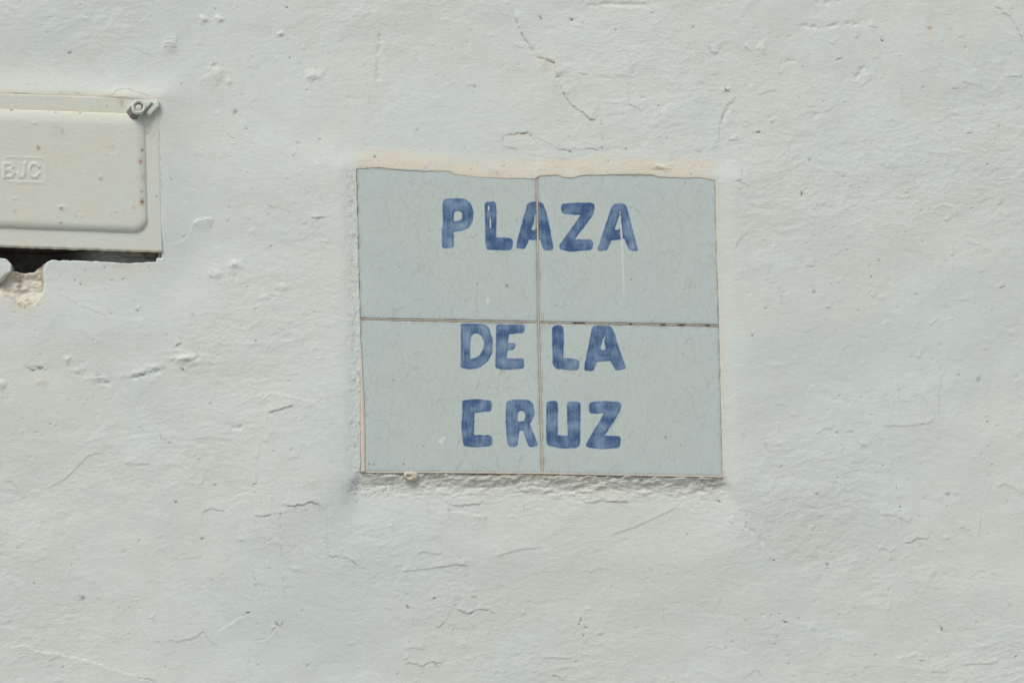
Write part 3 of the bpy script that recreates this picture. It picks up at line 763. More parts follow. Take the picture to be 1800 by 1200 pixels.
cream = np.where(fl > 0.5, cream * 0.2, cream); dirt_shade = np.where(fl > 0.5, dirt_shade * 0.3, dirt_shade)
dirt_shade = np.maximum(dirt_shade, 0.5 * np.exp(-((sdf_ - 1.5) / 1.6) ** 2) * (V > 470))
vd2 = vd * (1 - fl)
Hm = Hm * (1 - vd2) + vd2 * (VOID_D + 42.0 * sstep(80, 170, U) + 6.0 * lum)
dirt_shade = np.maximum(dirt_shade, vd2 * (0.84 - 0.55 * sstep(90, 220, U) + 0.12 * sstep(-0.3, 0.4, lum)))  # shade inside the void painted in as near-black, weaker to the right
# soot-fine dust stain under the right end of the lid
blob(232, 470, 34, 14, 0, c=0.42, n=0.5); blob(215, 466, 16, 6, 0, d=0.10, n=0.6)
for p in ((184, 471, 1.4), (197, 493, 1.3), (216, 491, 1.6), (220, 490, 1.0), (142, 500, 1.6), (132, 493, 1.5), (66, 262, 1.0), (262, 470, 1.2)):
    blob(p[0], p[1], p[2], p[2], -0.8, d=0.75)
for p in ((659, 278, 2.0), (1409, 343, 1.6), (1100, 264, 1.4), (886, 294, 1.2), (1069, 285, 1.2)):
    blob(p[0], p[1], p[2], p[2], -0.7, d=0.9)
blob(1165, 297, 11, 5, 1.6, n=0.6); blob(1160, 301, 10, 3.5, -1.0, d=0.25, n=0.6)
# little drilled marks in the render below left of the sign
for i in range(34):
    blob(rs.uniform(610, 700), rs.uniform(850, 872), rs.uniform(0.8, 1.3), rs.uniform(0.8, 1.3), -0.8, d=rs.uniform(0.4, 0.85))

keep_v = (out > -14) & ~((bout < -14) & (bB < -20))
k = keep_v[:-1, :-1] | keep_v[1:, :-1] | keep_v[:-1, 1:] | keep_v[1:, 1:]
k |= ~((np.abs(US[:-1, :-1] - 950) < 1000) & (np.abs(VS_[:-1, :-1] - 600) < 700))
verts = np.stack([X.ravel(), -(Hm * MM).ravel(), Z.ravel()], 1)
quads = grid_quads(nz, nx, k)
# close the sides and back of the wall
idx = np.arange(nz * nx).reshape(nz, nx)
loop = np.concatenate([idx[0, :], idx[1:, -1], idx[-1, -2::-1], idx[-2:0:-1, 0]])
back = verts[loop].copy(); back[:, 1] = 0.45
nb = len(loop); base = len(verts)
b0 = np.arange(nb); b1 = (b0 + 1) % nb
sides = np.stack([loop[b1], loop[b0], base + b0, base + b1], 1)
verts = np.concatenate([verts, back])
c0, c1, c2, c3 = base, base + nx - 1, base + nx - 1 + nz - 1, base + 2 * (nx - 1) + nz - 1
quads = np.concatenate([quads, sides, [[c1, c0, c3, c2]]])
mk = np.zeros((len(verts), 4), np.float32)
mk[:nz * nx, 3] = (0.75 * sstep(0.05, 0.10, coat) + 0.25 * sstep(-0.21, -0.15, coat)).ravel()
mk[:nz * nx, 0] = np.clip(dirt_shade, 0, 1).ravel(); mk[:nz * nx, 1] = np.clip(cream, 0, 1).ravel(); mk[:nz * nx, 2] = np.clip(rust, 0, 1).ravel()
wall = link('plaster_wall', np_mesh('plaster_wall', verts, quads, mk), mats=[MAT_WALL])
tag(wall, 'whitewashed rough plaster wall with hairline cracks, pits and flaking paint', 'wall')

# ------------------------------------------------------------------ the tile sign
o = px2w(952, 836, 0.0)
sign = bpy.data.objects.new('tile_sign', None)
COL.objects.link(sign)
sign.empty_display_size = 0.1
SIGN_LOC = np.array([float(o[0]), 0.0, float(o[2])])
sign.location = SIGN_LOC
tag(sign, 'four-tile ceramic street name sign with blue hand-painted letters set in the plaster', 'sign')

ZR = {'1': (590, 230), '2': (930, 230), '3': (590, 550), '4': (930, 550)}
LETTERS = [  # zoomed outline, holes
 ('1', [(645, 425), (662, 408), (775, 408), (815, 435), (832, 490), (828, 545), (805, 583), (765, 603), (712, 610), (714, 705), (642, 708), (639, 650), (646, 520)],
  [[(715, 485), (748, 482), (766, 500), (762, 530), (740, 543), (710, 548)]]),
 ('1', [(899, 432), (962, 424), (970, 470), (968, 642), (1052, 645), (1070, 660), (1066, 708), (1050, 722), (985, 720), (915, 718), (903, 690), (900, 560)], []),
 ('1', [(1155, 440), (1190, 425), (1246, 432), (1264, 470), (1278, 520), (1314, 705), (1304, 722), (1252, 720), (1234, 655), (1165, 658), (1142, 713), (1086, 706), (1096, 655), (1130, 530)],
  [[(1206, 490), (1214, 540), (1213, 594), (1178, 602), (1192, 560)]]),
 ('2', [(196, 440), (290, 433), (385, 434), (397, 456), (385, 510), (275, 655), (375, 655), (388, 672), (380, 718), (250, 730), (188, 716), (180, 692), (312, 508), (205, 502), (192, 480)], []),
 ('2', [(500, 452), (530, 436), (578, 440), (592, 470), (624, 590), (656, 716), (650, 726), (605, 723), (572, 648), (560, 655), (495, 662), (472, 722), (420, 726), (412, 710), (440, 630), (470, 540)],
  [[(548, 502), (553, 592), (513, 600), (530, 555)]]),
 ('3', [(752, 62), (890, 62), (926, 85), (948, 165), (946, 240), (915, 296), (860, 335), (800, 338), (752, 330), (755, 200)],
  [[(816, 142), (836, 122), (870, 128), (894, 165), (890, 220), (862, 262), (811, 280)]]),
 ('3', [(968, 66), (1140, 70), (1138, 120), (1045, 128), (1040, 178), (1088, 182), (1078, 222), (1036, 228), (1030, 272), (1135, 275), (1136, 335), (1012, 343), (962, 330), (966, 200)], []),
 ('4', [(138, 88), (165, 70), (203, 76), (210, 120), (208, 270), (290, 277), (304, 295), (300, 340), (260, 348), (160, 335), (142, 310), (140, 200)], []),
 ('4', [(378, 88), (400, 74), (490, 76), (512, 112), (545, 220), (586, 335), (525, 350), (490, 290), (412, 295), (385, 350), (330, 346), (335, 310), (358, 200)],
  [[(463, 130), (444, 160), (428, 222), (466, 222), (452, 175)]]),
 ('3', [(765, 525), (850, 519), (940, 528), (941, 590), (838, 603), (835, 735), (930, 735), (946, 755), (940, 802), (850, 809), (772, 802), (758, 700), (762, 600)], []),
 ('3', [(1028, 535), (1060, 522), (1160, 521), (1190, 545), (1201, 610), (1182, 650), (1170, 668), (1192, 720), (1222, 800), (1168, 809), (1146, 760), (1132, 708), (1108, 708), (1095, 805), (1045, 808), (1033, 770), (1024, 640)],
  [[(1098, 596), (1125, 588), (1146, 605), (1140, 650), (1098, 657)]]),
 ('4', [(105, 532), (165, 528), (174, 545), (172, 735), (232, 738), (228, 545), (240, 532), (300, 532), (311, 550), (308, 790), (290, 813), (200, 817), (115, 800), (103, 770)], []),
 ('4', [(362, 540), (430, 529), (550, 535), (558, 560), (545, 602), (455, 740), (543, 740), (553, 760), (546, 812), (440, 821), (350, 809), (341, 792), (400, 690), (452, 605), (370, 607), (362, 590)], []),
]
ZK = 1269.0 / 370.0
LET = []
for z, outl, holes in LETTERS:
    ox, oy = ZR[z]
    cv = lambda pp: [(ox + a / ZK, oy + b / ZK) for a, b in pp]
    LET.append((cv(outl), [cv(h) for h in holes]))


def soften(p, f=0.24):
    """round the outer corners only; the inner ones, where two strokes meet, stay sharp"""
    n = len(p)
    area = sum(p[i][0] * p[(i + 1) % n][1] - p[(i + 1) % n][0] * p[i][1] for i in range(n))
    q = []
    for i in range(n):
        a, b, c = p[i - 1], p[i], p[(i + 1) % n]
        cr_ = (b[0] - a[0]) * (c[1] - b[1]) - (b[1] - a[1]) * (c[0] - b[0])
        if cr_ * area < 0:
            q.append(b)
            continue
        la = math.hypot(b[0] - a[0], b[1] - a[1]); lc = math.hypot(c[0] - b[0], c[1] - b[1])
        ra, rc = min(f * la, 2.6) / la, min(f * lc, 2.6) / lc
        q += [(b[0] + (a[0] - b[0]) * ra, b[1] + (a[1] - b[1]) * ra), (b[0] + (c[0] - b[0]) * rc, b[1] + (c[1] - b[1]) * rc)]
    return q


LOAD = [-0.03, 0.13, 0.10, 0.12, 0.06, -0.02, -0.06, 0.02, 0.05, 0.08, -0.02, 0.03, 0.06]      # how full the brush was


def ink_density(u, v):
    ink = np.zeros_like(u)
    wu = u + 0.9 * fbm(u / 7, v / 7, 3, 201); wv = v + 0.9 * fbm(u / 7, v / 7, 3, 205)
    streak = fbm(u / 5.5, v / 34, 3, 211); streak2 = fbm(u / 30, v / 6, 3, 215); cloud = fbm(u / 26, v / 23, 2, 219); grit = fbm(u / 1.6, v / 1.6, 2, 221)
    for k, (outl, holes) in enumerate(LET):
        us = [p[0] for p in outl]; vs_ = [p[1] for p in outl]
        w = (u > min(us) - 6) & (u < max(us) + 6) & (v > min(vs_) - 6) & (v < max(vs_) + 6)
        if not w.any():
            continue
        d = poly_sd(wu[w], wv[w], soften(outl))
        for h in holes:
            d = np.maximum(d, -poly_sd(wu[w], wv[w], soften(h)))
        cover = sstep(1.3, -1.0, d + 0.7 * grit[w])
        edge = np.exp(-((d + 1.8) / 1.7) ** 2)
        tone = 0.73 + LOAD[k] + 0.48 * cloud[w] + 0.12 * fbm((d + 40) / 3.2, (u[w] + 1.7 * v[w]) / 60, 3, 213) + 0.22 * streak[w] + 0.34 * grit[w] + 0.10 * edge
        # the brush was lifted towards the stroke ends
        tone -= 0.10 * sstep(0.72, 1.0, (v[w] - min(vs_)) / (max(vs_) - min(vs_))) * (k in (0, 2, 4, 8))
        ink[w] = np.maximum(ink[w], cover * np.clip(tone, 0.30, 1.0))
    return ink


def tile(c_tl, c_tr, c_br, c_bl, seed, label):
    n_u, n_v = 330, 268
    a = np.linspace(0, 1, n_u); b = np.linspace(0, 1, n_v)
    a = a + 0.0; A, B = np.meshgrid(a, b)
    u = (c_tl[0] * (1 - A) + c_tr[0] * A) * (1 - B) + (c_bl[0] * (1 - A) + c_br[0] * A) * B
    v = (c_tl[1] * (1 - A) + c_tr[1] * A) * (1 - B) + (c_bl[1] * (1 - A) + c_br[1] * A) * B
    W = math.hypot(c_tr[0] - c_tl[0], c_tr[1] - c_tl[1]) * PXM; Hh = math.hypot(c_bl[0] - c_tl[0], c_bl[1] - c_tl[1]) * PXM
    ed = np.minimum(np.minimum(A, 1 - A) * W, np.minimum(B, 1 - B) * Hh)
    rr = 0.0022
    h = -0.0008 * (1 - np.sqrt(np.clip(1 - (1 - np.clip(ed / rr, 0, 1)) ** 2, 0, 1)))
    h += 0.00018 * fbm(A * 3 + seed * 5, B * 3, 2, 230 + seed) - 0.0003 * np.exp(-ed / 0.008)
    x, y, z = px2w(u, v, H_TILE)
    rsl = np.random.RandomState(seed)
    tilt = rsl.uniform(-0.0003, 0.0003, 2)
    y = y - h + tilt[0] * (A - 0.5) + tilt[1] * (B - 0.5)
    ink = ink_density(u, v)
    white = np.zeros_like(u); dr = np.zeros_like(u)
    # spilt whitewash: flecks and one long run through the last A
    for fu, fv, ru, rv in ((857, 529, 2.6, 5.5), (775, 775, 4.5, 3.6), (780, 770, 3.5, 3.0), (1253, 335, 1.4, 2.0), (859, 366, 1.2, 4.5), (862, 392, 1.1, 9)):
        q = np.hypot((u - fu) / ru, (v - fv) / rv); white = np.maximum(white, 0.95 * sstep(1.15, 0.8, q + 0.2 * fbm(u / 3, v / 3, 2, 240)))
    run_u = np.interp(v, [372, 400, 440, 470, 522], [1090, 1091.5, 1094, 1095, 1097])
    run_w = np.interp(v, [370, 378, 395, 420, 440, 480, 505, 524], [0.3, 0.9, 2.0, 2.2, 2.2, 1.9, 1.1, 0.4])
    white = np.maximum(white, 0.80 * sstep(1.0, 0.5, np.abs(u - run_u) / np.maximum(run_w, 0.1)) * (v > 370) * (v < 524) * sstep(-0.5, 0.1, fbm(u / 4, v / 16, 2, 243) + 0.1))
    for i in range(26):
        fu, fv = rsl.uniform(u.min(), u.max()), rsl.uniform(v.min(), v.max())
        dr = np.maximum(dr, rsl.uniform(0.25, 0.8) * np.exp(-((u - fu) ** 2 + (v - fv) ** 2) / rsl.uniform(0.4, 1.0) ** 2))
    for fu, fv, q in ((1109, 491, 1.3), (839, 499, 1.1), (891, 502, 2.0), (1170, 768, 1.7), (1197, 782, 1.0), (692, 668, 1.2), (745, 783, 1.2), (649, 815, 1.4), (657, 816, 1.4), (709, 815, 1.3), (703, 469, 1.0)):
        dr = np.maximum(dr, 0.85 * np.exp(-((u - fu) ** 2 + ((v - fv) * 0.8) ** 2) / q ** 2))
    # soiling along the rounded rim, with its pillow shading painted in
    rim = np.exp(-(ed / 0.0024) ** 1.5) * (0.20 + 0.35 * sstep(-0.2, 0.4, fbm(u / 22, v / 22, 3, 247)))
    dr = np.maximum(dr, rim); ink = ink * (1 - 0.5 * rim)
    origin = np.array([float(np.mean(x)), -H_TILE, float(np.mean(z))])
    top = np.stack([x.ravel(), y.ravel(), z.ravel()], 1)
    q = grid_quads(n_v, n_u)[:, ::-1]
    ii = np.arange(n_v * n_u).reshape(n_v, n_u)
    lp = np.concatenate([ii[0, :], ii[1:, -1], ii[-1, -2::-1], ii[-2:0:-1, 0]])
    bk = top[lp].copy(); bk[:, 1] = 0.004
    nb_ = len(lp); bs = len(top); e0 = np.arange(nb_); e1 = (e0 + 1) % nb_
    # the rim gets its own vertices so that the glaze edge stays crisp
    dup_ = top[lp].copy()
    sk = np.stack([bs + e0, bs + e1, bs + nb_ + e1, bs + nb_ + e0], 1)
    kk = bs + nb_
    cap = [[kk, kk + n_u - 1, kk + n_u + n_v - 2, kk + 2 * n_u + n_v - 3]]
    vv = np.concatenate([top, dup_, bk]) - origin
    qq = np.concatenate([q, sk, cap])
    mi = np.concatenate([np.zeros(len(q)), np.ones(len(sk) + 1)])
    m = np.zeros((len(vv), 4), np.float32)
    pool = np.exp(-ed / 0.016) * (0.7 + 0.5 * fbm(u / 60, v / 60, 2, 249))      # thicker, bluer glaze towards the rim
    m[:bs] = np.stack([ink.ravel(), white.ravel(), dr.ravel(), pool.ravel()], 1)
    ob = link('tile', np_mesh('tile', vv, qq, np.clip(m, 0, 1), mi), sign, origin - SIGN_LOC, [MAT_GLAZE, MAT_CLAY])
    ob['label'] = label
    return ob


J = 1.5


def off(p, du, dv):
    return (p[0] + du, p[1] + dv)


tile(off(Lt, 0, 0), off(Jt, -J, 0), off(Jm, -J, -J), off(Lm, 0, -J), 1, 'upper left tile with the letters P, L and half of A')
tile(off(Jt, J, 0), off(Rt, 0, 0), off(Rm, 0, -J), off(Jm, J, -J), 2, 'upper right tile with half of A, Z and A')
tile(off(Lm, 0, J), off(Jm, -J, J), off(Jb, -J, 0), off(Lb, 0, 0), 3, 'lower left tile with DE above CR')
tile(off(Jm, J, J), off(Rm, 0, J), off(Rb, 0, 0), off(Jb, J, 0), 4, 'lower right tile with LA above UZ')


def grout_strip(name, pts, half, face, seed, gaps=(), vertical=False, pale=0.0, bulge=0.0):
    """a bead of grout along a path of photo positions; gaps = (centre, half length) along u or v where it fell out"""
    L = sum(math.hypot(b[0] - a[0], b[1] - a[1]) for a, b in zip(pts[:-1], pts[1:]))
    n = int(L / 1.4); ts = np.linspace(0, 1, n)
    cum = np.concatenate([[0], np.cumsum([math.hypot(b[0] - a[0], b[1] - a[1]) for a, b in zip(pts[:-1], pts[1:])])]) / L
    pu = np.interp(ts, cum, [p[0] for p in pts]); pv = np.interp(ts, cum, [p[1] for p in pts])
    cr = np.linspace(-1, 1, 9)
    C, TT = np.meshgrid(cr, ts)
    if not np.isscalar(half):
        half = np.interp(TT, [0, 0.5, 1], [half[0, 0], half[1, 0], half[1, 0]])
    wv = half * (1 + 0.18 * fbm(TT * L / 14, C * 0 + seed, 3, 250 + seed))
    if vertical:
        u = pu[:, None] + C * wv; v = pv[:, None] + C * 0
    else:
        u = pu[:, None] + C * 0; v = pv[:, None] + C * wv
    h = face + bulge * (1 - C ** 2) + 0.00035 * fbm(TT * L / 5, C * 1.5, 3, 260 + seed) - 0.0009 * np.abs(C) ** 3
    al = v if vertical else u
    gap = np.zeros_like(u)
    for c, hl in gaps:
        gap = np.maximum(gap, sstep(hl + 1.2, hl - 0.6, np.abs(al - c)) * sstep(0.9, -0.1, C))
    h = h - 0.004 * gap
    x, y, z = px2w(u, v, h)
    oo = np.array([float(x.mean()), -face, float(z.mean())])
    m = np.zeros((u.size, 3), np.float32)
    m[:, 0] = np.clip(0.85 * gap + 0.30 * sstep(0.2, 0.6, fbm(TT * L / 30, C * 0.6, 3, 270 + seed)) * np.abs(C), 0, 1).ravel()
    m[:, 1] = np.clip(pale + 0.35 * sstep(0.0, 0.5, fbm(TT * L / 40, C * 0.5, 3, 280 + seed)), 0, 1).ravel()
    m[:, 2] = (0.75 * np.abs(C) ** 2 * (1 - 0.6 * pale)).ravel()
    nt, ncr = u.shape
    top = np.stack([x.ravel(), y.ravel(), z.ravel()], 1)
    # side and back so the bead is solid
    q = grid_quads(nt, ncr)
    if vertical:
        q = q[:, ::-1]
    ii = np.arange(nt * ncr).reshape(nt, ncr)
    lp = np.concatenate([ii[0, :], ii[1:, -1], ii[-1, -2::-1], ii[-2:0:-1, 0]])
    bk = top[lp].copy(); bk[:, 1] = 0.003
    e0 = np.arange(len(lp)); e1 = (e0 + 1) % len(lp)
    sk = np.stack([lp[e0], lp[e1], len(top) + e1, len(top) + e0], 1)
    vv = np.concatenate([top, bk]) - oo
    mm = np.concatenate([m, m[lp]])
    ob = link(name, np_mesh(name, vv, np.concatenate([q, sk]), mm), sign, oo - SIGN_LOC, [MAT_GROUT])
    return ob


g1 = grout_strip('grout_joint', [off(Lm, -1, 0), off(Jm, -2.0, 0)], 1.5, H_TILE - 0.0006, 1)
g2 = grout_strip('grout_joint', [off(Jm, 2.0, 0), off(Rm, 0, 0)], 1.5, H_TILE - 0.0006, 2, gaps=((1018, 10), (1109, 2), (1166, 3.5), (1198, 5), (1244, 3)))
g3 = grout_strip('grout_joint', [Jt, Jm, Jb], 1.9, H_TILE - 0.0003, 3, vertical=True, pale=0.25)
g4 = grout_strip('edge_grout', [(634.5, 600), (636.5, 690), (638, 760), (638.5, 829)], np.array([[0.8], [4.6]]), H_TILE + 0.0006, 4, vertical=True, pale=0.9, bulge=0.0006)
g5 = grout_strip('edge_grout', [(634, 829.5), (800, 830), (954, 831.5), (1110, 834.5), (1271, 837.5)], 2.1, H_TILE - 0.0001, 5, pale=0.6)

# hardened drip of plaster hanging from the lower edge
bm = bmesh.new()
bmesh.ops.create_icosphere(bm, subdivisions=4, radius=1.0)
for vtx in bm.verts:
    c = vtx.co
    n = float(fbm(np.array([c.x * 1.6 + 3]), np.array([c.z * 1.6 + c.y]), 3, 290)[0])
    w = 1.0 + 0.45 * n
    taper = 1.0 - 0.35 * max(0.0, -c.z)
    vtx.co = Vector((c.x * 0.0100 * w * taper + 0.0022 * max(0, -c.z), c.y * 0.0036 * w - 0.0003, c.z * 0.0072 * w))
    d = math.hypot(vtx.co.x + 0.0015, (vtx.co.z + 0.0005) * 1.5)
    if vtx.co.y < 0 and d < 0.0048:
        vtx.co.y += 0.0040 * (1 - (d / 0.0048) ** 2)
me = bpy.data.meshes.new('plaster_drip'); bm.to_mesh(me); bm.free()
for p in me.polygons: p.use_smooth = True
dx, _, dz = px2w(721, 835, H_TILE - 0.003)
drip = link('plaster_drip', me, sign, np.array([float(dx), -(H_TILE - 0.0012), float(dz) - 0.0015]) - SIGN_LOC, [MAT_CLAY])

# ------------------------------------------------------------------ the junction box
lo = px2w(42, 436, 0.0)
BOX_LOC = np.array([float(lo[0]), 0.0, float(lo[2])])
box = bpy.data.objects.new('junction_box', None)
COL.objects.link(box)
box.location = BOX_LOC
tag(box, 'white-painted metal junction box with rust spots and embossed cover, let into the plaster', 'junction box')


def lid_px(s, t):
    """lid pixels (from its top-left corner) to photo positions"""
    return LID_TL[0] + s * (488.0 / 488) + t * (7.0 / 270), LID_TL[1] + s * (17.0 / 488) + t


def relief(name, s0, s1, t0, t1, step, hfun, mfun, parent, ploc, back_y, mats, edge_wob=0.0):
    """solid sheet over a rectangle of the lid with front relief hfun (metres) and a back"""
    a = np.linspace(s0, s1, int((s1 - s0) / step) + 1); b = np.linspace(t0, t1, int((t1 - t0) / step) + 1)
    A, B = np.meshgrid(a, b)
    if edge_wob:
        wb = edge_wob * fbm(A / 18, B / 90, 3, 300)
        B2 = B + wb * sstep(t1 - 14, t1, B)
    else:
        B2 = B
    u, v = lid_px(A, B2)
    h = hfun(A, B)
    x, _, z = px2w(u, v, H_FLANGE)
    top = np.stack([x.ravel(), -h.ravel(), z.ravel()], 1)
    m = np.clip(mfun(A, B, u, v), 0, 1).reshape(-1, 3)
    nr, nc = A.shape
    q = grid_quads(nr, nc)[:, ::-1]
    ii = np.arange(nr * nc).reshape(nr, nc)
    lp = np.concatenate([ii[0, :], ii[1:, -1], ii[-1, -2::-1], ii[-2:0:-1, 0]])
    bk = top[lp].copy(); bk[:, 1] = back_y
    e0 = np.arange(len(lp)); e1 = (e0 + 1) % len(lp)
    sk = np.stack([lp[e0], lp[e1], len(top) + e1, len(top) + e0], 1)
    kk = len(top); cap = [[kk, kk + nc - 1, kk + nc + nr - 2, kk + 2 * nc + nr - 3]]
    oo = np.array([float(x.mean()), -H_FLANGE, float(z.mean())])
    vv = np.concatenate([top, bk]) - oo
    ob = link(name, np_mesh(name, vv, np.concatenate([q, sk, cap]), np.concatenate([m, m[lp]])), parent, oo - ploc, mats)
    return ob, oo


RUST = [(68, 262, 3.2, 4.0, .55), (250, 265, 2.2, 2.6, .9), (247.5, 285, 4.0, 5.0, .55), (249, 338, 2.2, 2.4, .5), (250, 356, 3.4, 5.0, 1.0), (252, 312, 3, 6, .25), (108, 368, 3.0, 2.4, .6), (107.5, 393, 2.6, 1.8, .7),
        (27, 373, 3, 3, .25), (176, 315, 3, 4, .3), (96, 226, 8, 4, .18), (110, 232, 3, 5, .25), (214, 180, 4, 8, .3), (235, 367, 4, 3, .22), (134, 382, 3, 2, .2)]
DOTS = [(20, 194, 2.6, 1.4, .95), (98, 198, 1.6, 1.2, .8), (141, 199, 2.0, 1.2, .9), (275, 345, 1.3, 1.3, .95), (258, 234, 2.2, 1.6, .5), (188, 187, 2, 1.5, .4), (250, 265, 1.2, 1.6, .6), (250, 356, 1.6, 2.2, .55),
        (108, 367, 2, 1, .4), (66, 258, 1.2, 1.6, .4), (196, 379, 1.6, 1, .4), (60, 220, 1.0, 1.0, .2), (203, 373, 2, 1, .4), (220, 372, 1.4, 1, .3), (187, 273, 1.4, 1, .4)]


def lid_mask(A, B, u, v):
    r = np.zeros_like(u); d = np.zeros_like(u); c = np.zeros_like(u)
    nz_ = fbm(u / 3.5, v / 3.5, 3, 310)
    for ru, rv, a, b, s in RUST:
        q = np.hypot((u - ru) / a, (v - rv) / b) + 0.45 * nz_
        r = np.maximum(r, min(1.0, 1.25 * s) * np.exp(-(q * 1.1) ** 2)); c = np.maximum(c, 0.8 * s * np.exp(-(q * 0.6) ** 2))
    for ru, rv, a, b, s in DOTS:
        d = np.maximum(d, s * np.exp(-(((u - ru) / a) ** 2 + ((v - rv) / b) ** 2)))
    # tide line of yellowed dirt along the upper step, and general yellowing
    line = np.exp(-((B - (27 + 3 * fbm(A / 60, B * 0, 2, 315))) / 7.0) ** 2) * sstep(470, 430, A)
    c = np.maximum(c, line * (0.35 + 0.45 * sstep(-0.3, 0.4, fbm(u / 40, v / 5, 3, 317))))
    r = np.maximum(r, 0.10 * np.exp(-((B - 28) / 3.0) ** 2) * sstep(0.0, 0.5, fbm(u / 30, v / 4, 3, 318)) * (A < 450))
    c = np.maximum(c, 0.16 + 0.30 * sstep(0.0, 0.6, fbm(u / 70, v / 50, 3, 319)))
    c = np.maximum(c, 0.55 * np.exp(-((B - 270) / 5.0) ** 2)); c = np.maximum(c, 0.55 * np.exp(-(B / 7.0) ** 2))
    d = np.maximum(d, 0.10 * sstep(0.45, 0.7, fbm(u / 4, v / 4, 2, 321)))
    return np.stack([d, c, r], -1)


def flange_h(A, B):
    h = H_FLANGE + 0.00022 * fbm(A / 40, B / 40, 3, 330) + 0.00008 * fbm(A / 5, B / 3.5, 2, 333)
    ed = np.minimum(np.minimum(A, 488 - A), np.minimum(B, 270 - B))
    return h - 0.0012 * (1 - np.sqrt(np.clip(1 - (1 - np.clip(ed / 3.5, 0, 1)) ** 2, 0, 1)))


PANEL_H = 0.0052


def rrect(A, B, x0, x1, y0, y1, r):
    qx = np.abs(A - (x0 + x1) / 2) - (x1 - x0) / 2 + r; qy = np.abs(B - (y0 + y1) / 2) - (y1 - y0) / 2 + r
    return np.hypot(np.maximum(qx, 0), np.maximum(qy, 0)) + np.minimum(np.maximum(qx, qy), 0) - r


def panel_h(A, B):
    d = -rrect(A, B, 24, 463.5, 28, 238, 26) + 0.6 * fbm(A / 25, B / 25, 2, 340)
    Rr = 15.0 + 20.0 * sstep(70, 25, B) + 7.0 * sstep(425, 462, A) * sstep(215, 180, B)
    prof = np.sqrt(np.clip(1 - (1 - np.clip(d / Rr, 0, 1)) ** 2, 0, 1))
    h = H_FLANGE - 0.0012 + (PANEL_H + 0.0012) * prof
    h += 0.00025 * fbm(A / 60, B / 45, 3, 343) + 0.00009 * fbm(A / 5, B / 3.5, 3, 346)
    # lumps and flakes in the paint
    for pu, pv, a, b, hh in ((198, 266, 8, 7, -.0005), (177, 313, 3, 5, .0007), (108, 366, 8, 5, .0006), (63, 218, 5, 2.5, .0006), (203, 373, 3, 2, .0006), (25, 350, 4, 3, .0004), (140, 380, 5, 3, .0003), (96, 232, 12, 7, .0003)):
        sA = pu - LID_TL[0] - 3; sB = pv - LID_TL[1] - sA * 17 / 488
        h += hh * np.exp(-(((A - sA) / a) ** 2 + ((B - sB) / b) ** 2) ** 2)
    return h


flange, fo = relief('cover_frame', 0, 488, 0, 270, 1.7, flange_h, lid_mask, box, BOX_LOC, 0.001, [MAT_BOX], 2.2)
panel, po = relief('cover_panel', 20, 467.5, 24, 242, 1.6, panel_h, lid_mask, box, BOX_LOC, -0.0035, [MAT_BOX])

# emblem pressed into the cover: a rounded frame round three letters
def em(p):
    return [(a / 3.0, b / 3.0) for a, b in p]


EMB = [em([(26, 868), (26, 938)]), em([(26, 868), (58, 869), (68, 884), (58, 900), (28, 902)]), em([(58, 901), (74, 918), (64, 936), (26, 938)]),
       em([(133, 866), (134, 912), (122, 936), (106, 936), (98, 918)]),
       em([(207, 884), (192, 868), (170, 870), (157, 890), (157, 916), (170, 936), (192, 938), (207, 920)])]


def emb_h(A, B):
    u, v = lid_px(A, B)
    base_h = panel_h(A, B)
    d = np.full_like(u, 1e9)
    for l in EMB:
        d = np.minimum(d, line_dist(u, v, l))
    letters = 0.0010 * sstep(5.0, 0.8, d)
    x0, y0 = 40, 299
    rf = rrect(A, B, 213, 286, 114, 157, 9)
    frame = 0.00032 * np.exp(-(rf / 2.3) ** 2)
    ed = np.minimum(np.minimum(A - 205, 294 - A), np.minimum(B - 106, 165 - B))
    return base_h + letters + frame - 0.00015 * sstep(-1, -4, rf) + 0.00005 - 0.0012 * sstep(3.5, 0, ed)


emblem, _ = relief('emblem', 205, 294, 106, 165, 0.8, emb_h, lid_mask, panel, fo * 0 + po, -0.0100, [MAT_BOX])
emblem['label'] = 'raised letters BJC in a rounded frame'

# dark metal body of the box behind the cover
def prism(name, pts, y0, y1, mat, parent, ploc, bevel=0.0, segs=2):
    """extrude a world-space outline (x, z) from depth y0 (front) to y1 (back)"""
    bm = bmesh.new()
    cx = sum(p[0] for p in pts) / len(pts); cz = sum(p[1] for p in pts) / len(pts)
    f = [bm.verts.new((p[0] - cx, y0, p[1] - cz)) for p in pts]
    b = [bm.verts.new((p[0] - cx, y1, p[1] - cz)) for p in pts]
    n = len(pts)
    front = bm.faces.new(f); bm.faces.new(b[::-1])
    for i in range(n):
        bm.faces.new((f[i], b[i], b[(i + 1) % n], f[(i + 1) % n]))
    bmesh.ops.recalc_face_normals(bm, faces=bm.faces)
    if bevel:
        bmesh.ops.bevel(bm, geom=[e for e in bm.edges if all(abs(v.co.y - y0) < 1e-6 for v in e.verts)], offset=bevel, segments=segs, affect='EDGES')
    me = bpy.data.meshes.new(name); bm.to_mesh(me); bm.free()
    return link(name, me, parent, np.array([cx, 0.0, cz]) - ploc, [mat])


def lidw(s, t, h=H_FLANGE):
    u, v = lid_px(s, t); x, _, z = px2w(u, v, h)
    return float(x), float(z)


